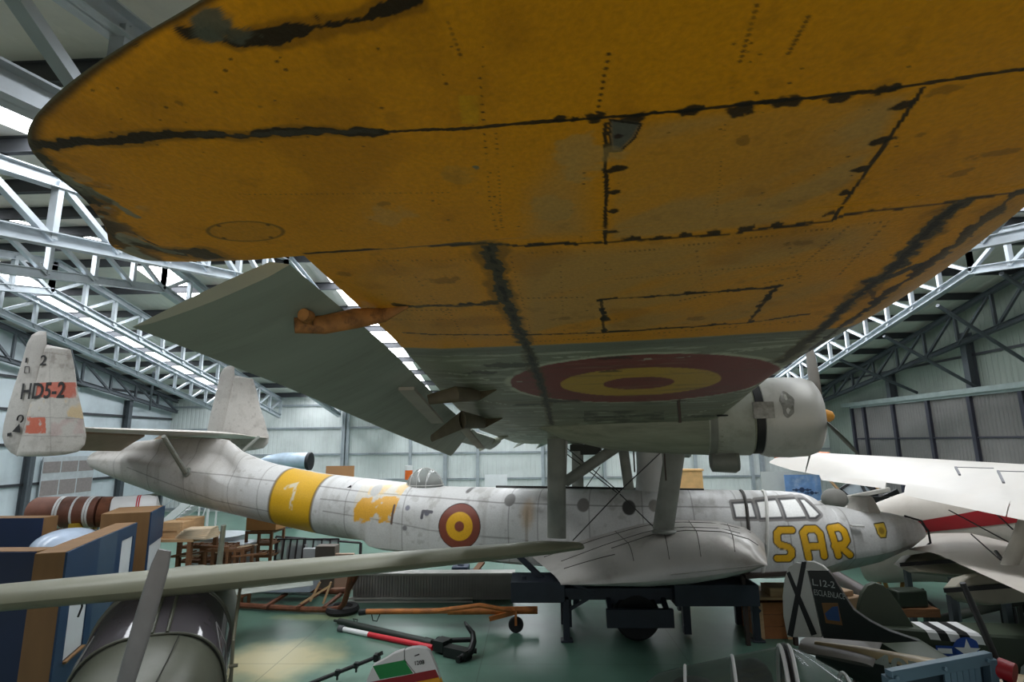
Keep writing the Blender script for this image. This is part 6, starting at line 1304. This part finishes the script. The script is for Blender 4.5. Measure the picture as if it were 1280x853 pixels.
for sg in (-1,1): mb.add([cc+D3*sg*x+upz*z for x,z in ((.15,-.07),(.42,-.07),(.42,.07),(.15,.07))],[(0,1,2,3)])
mb.cur=1; mb.add([cc+N3*.004+D3*(.18 if i%2==0 else .07)*math.sin(i*math.pi/5)+upz*(.18 if i%2==0 else .07)*math.cos(i*math.pi/5) for i in range(10)],[tuple(range(10))])
for sg in (-1,1): mb.add([cc+N3*.003+D3*sg*x+upz*z for x,z in ((.21,-.035),(.40,-.035),(.40,.035),(.21,.035))],[(0,1,2,3)])
mb.build('star_roundel',[pmat('star_blue',(30,70,150),.5),whitem],g3,fix=False)
mb=MB(); c=A(a[0],a[1],0)+D3*(sx(1246))+upz*(tz-.72); mb.text('CY',c+N3*(fuse3(sx(1260))[0]+.012),nrm(D3+N3*.05),upz,.42,off=.004,bold=.03); mb.build('lettering',letw,g3)
mb=MB(); rows=[]
for t in np.linspace(-1.1,1.1,7): rows.append(airfoil(A(a[0],a[1],tz-.12)+D3*.2+N3*t,D3,upz,.7-.15*abs(t),.07))
mb.loft(rows); mb.build('tailplane',dg2,sa,smooth=50); mb=MB(); mb.tube(A(a[0],a[1],.1),A(a[0],a[1],tz-.3)+D3*.1,.03); mb.tube(A(a[0],a[1],.0)+D3*3.4,A(a[0],a[1],.3)+D3*3.3,.06); mb.build('gear_leg',gun,sa)
# ================================================================== FOREGROUND RIGHT: GLAZED CANOPY, VENT FRAME, PROPELLER
gm=glassmat('canopy_perspex',(112,122,116),.04,.66); cgrey=pmat('dark_grey_fuselage_paint',(52,56,64),.4,.1,.08,3.)
p0=atY(797,858,6.25); ax=nrm(A(1,-.27,0)); sd3=A(ax[1],-ax[0],0)   # towards the viewer
ja=thing('glazed_canopy_aircraft','dark aircraft with a long clear canopy at the bottom right, white canopy frames','aircraft',A(p0[0]+1.2,p0[1]+.3,0),math.atan2(ax[1],ax[0]))
b0=A(p0[0],p0[1],1.60)
Lc=2.02; S_=[(0,.02,.02),(.08,.18,.11),(.28,.30,.22),(.6,.37,.30),(1.1,.40,.42),(1.55,.41,.53),(1.85,.41,.60),(2.05,.41,.57),(2.35,.41,.45),(2.6,.40,.34)]
kk_=Lc/2.6
rows=[]
for s_,hw,hh in S_: rows.append([b0+ax*s_*kk_+sd3*(hw*math.cos(t))+upz*hh*math.sin(t) for t in np.linspace(0,math.pi,25)])
mb=MB(); mb.loft(rows,closed=False,cap=False); cn=mb.build('canopy',gm,ja,smooth=60,fix=False)
def cf(s_,r,m=whitem):
    hw=np.interp(s_,[q[0] for q in S_],[q[1] for q in S_]); hh=np.interp(s_,[q[0] for q in S_],[q[2] for q in S_]); mb=MB(); mb.path([b0+ax*s_*kk_+sd3*(hw+.006)*math.cos(t)+upz*(hh+.006)*math.sin(t) for t in np.linspace(0,math.pi,25)],r,6); mb.build('canopy_frame',m,cn)
for s_,r in ((.62,.016),(1.22,.016),(1.80,.02),(1.90,.02),(2.5,.018)): cf(s_,r)
cf(1.85,.018,bk)
mb=MB(); rows=[]
for s_,hw,hh,dz in ((-1.2,.12,.2,-.05),(-.5,.36,.5,0),(0,.42,.62,0),(1.5,.43,.7,0),(2.45,.42,.7,.0),(2.55,.42,.8,.30),(3.1,.40,.8,.34),(4.4,.30,.7,.34),(5.2,.16,.5,.34)): 
    rows.append([b0+ax*s_*kk_-upz*0+sd3*hw*math.copysign(abs(math.cos(t))**.8,math.cos(t))+upz*(dz-hh*.6+hh*.6*math.copysign(abs(math.sin(t))**.9,math.sin(t))) for t in np.linspace(0,2*math.pi,29)[:-1]])
mb.loft(rows); mb.build('fuselage',cgrey,ja,smooth=50)
mb=MB(); c=b0+ax*1.35*kk_; mb.box(c+upz*.12,(.12,.42,.5),rz=math.atan2(ax[1],ax[0])); mb.ell(c+ax*.1+upz*.30,(.15,.2,.16),14,8); mb.build('seat_back',pmat('dark_seat_leather',(34,36,38),.7),ja); mb=MB(); c=b0+ax*.75*kk_; mb.ell(c+upz*.05,(.3,.34,.16),16,8); mb.build('instrument_hood',darkm,ja)
for sg in (1,-1): wheel(ja,A(b0[0],b0[1],.3)+ax*.4+sd3*.9*sg,.3,.16,sd3)
mb=MB(); 
for sg in (1,-1): mb.tube(A(b0[0],b0[1],.3)+ax*.4+sd3*.85*sg,A(b0[0],b0[1],1.1)+ax*.4+sd3*.35*sg,.045)
mb.build('gear_leg',gun,ja)
# blue-grey slatted vent frame
vf=thing('slatted_frame','blue-grey metal frame with vertical slats at the bottom right corner','frame',atY(1175,900,5.4)*A(1,1,0))
bg_=pmat('blue_grey_frame_paint',(96,124,140),.45,.15,.08,3.); bgd=pmat('dark_blue_grey_slats',(44,60,70),.5,.15,.1)
a=atY(1111,846,5.2); b_=atY(1236,822,5.6); e=b_-a; vdir=A(0.05,.12,-1)
mb=MB(); mb.bar(a,b_,.07,.10); mb.bar(b_,b_+vdir*1.6,.07,.10); mb.bar(a,a+vdir*1.6,.07,.10); mb.bar(a+vdir*1.0,b_+vdir*1.0,.07,.1); 
for t in (.04,.5,.94): mb.tube(a+e*t+A(0,-.04,.0),a+e*t+A(0,-.07,.0),.018,n=8)
mb.build('frame_bar',bg_,vf,bevel=.004)
mb=MB(); mb.prism([a+A(0,.06,-.04),b_+A(0,.06,-.04),b_+A(0,.06,0)+vdir*1.0,a+A(0,.06,0)+vdir*1.0],(0,.03,0)); mb.build('back_plate',bgd,vf)
for t in np.linspace(.55,.86,6): mb=MB(); mb.bar(a+e*t+vdir*.06,a+e*t+vdir*.95,.05,.02,up=(0,1,0)); mb.build('slat',bg_,vf)
mb=MB()
for c in (a+vdir*1.55,b_+vdir*1.55): mb.bar(c,A(c[0],c[1],0),.08,.08)
mb.build('foot',bg_,vf)
# black propeller with red boss on an olive nose
pn=thing('black_propeller_nose','olive aircraft nose with red boss and long black propeller blade at the right edge','aircraft nose',atY(1290,900,5.6)*A(1,1,0))
hb_=atY(1251,836,5.6); tp_=atY(1203,729,5.75); d=nrm(tp_-hb_); L_=float(np.linalg.norm(tp_-hb_)); fw=nrm(A(-.55,.75,.12)); sdv=nrm(np.cross(d,fw)); rows=[]
for t in np.linspace(0,1,12):
    w_=.08+.06*math.sin(math.pi*min(1,.1+.75*t)); rows.append([hb_+d*L_*t+sdv*w_*.5*math.cos(s_)+fw*.02*math.sin(s_) for s_ in np.linspace(0,6.283,13)[:-1]])
mb=MB(); mb.loft(rows); mb.build('propeller_blade',bk,pn)
rows=[[hb_-(p-hb_)*A(1,1,1) for p in r_] for r_ in rows]; mb=MB(); mb.loft(rows[::-1]); mb.build('propeller_blade',bk,pn)
mb=MB(); mb.lathe([(-.10,.085),(0,.09),(.06,.085),(.10,.055),(.12,0)],hb_,fw,18); mb.build('red_boss',pmat('red_boss_paint',(168,40,48),.45),pn)
mb=MB(); mb.lathe([(-2.4,.5),(-1.2,.5),(-.6,.44),(-.28,.34),(-.18,.16),(-.17,.02)],hb_+A(0,0,-.06),fw,26); mb.build('cowling',pmat('olive_tan_cowling',(104,98,74),.45,.05,.1),pn)
mb=MB()
for sg in (1,-1): s_=nrm(np.cross(fw,upz)); q=hb_-fw*1.6+s_*.6*sg; mb.tube(A(q[0],q[1],.0),A(q[0],q[1],0)+A(0,0,hb_[2]-.3)-s_*.25*sg,.05)
mb.build('gear_leg',gun,pn)
# ================================================================== LIGHT AND CAMERA
w=bpy.data.worlds.new('daylight'); bpy.context.scene.world=w; w.use_nodes=True; bg=w.node_tree.nodes['Background']; bg.inputs[0].default_value=(.86,.93,1.,1); bg.inputs[1].default_value=WORLD
cam=bpy.data.cameras.new('camera'); co=bpy.data.objects.new('camera',cam); COL.objects.link(co); bpy.context.scene.camera=co
cam.sensor_width=36; cam.lens=36*F/1280.; cam.clip_start=.05; cam.clip_end=200
M4=Matrix(CM.tolist()).to_4x4(); M4.translation=Vector((0,0,H)); co.matrix_world=M4
vs=bpy.context.scene.view_settings; vs.view_transform='Standard'; vs.look='None'; vs.gamma=1; vs.use_curve_mapping=False; vs.exposure=EXPO
sl=bpy.data.lights.new('sun','SUN'); sl.energy=SUN; sl.angle=.02; sl.color=(1.,.95,.86); so=bpy.data.objects.new('sun',sl); COL.objects.link(so)
so.rotation_euler=Vector((.25,-.75,-1.)).to_track_quat('-Z','Y').to_euler()   # high sun beyond the hangar: it lights the apron added behind the camera for bounce
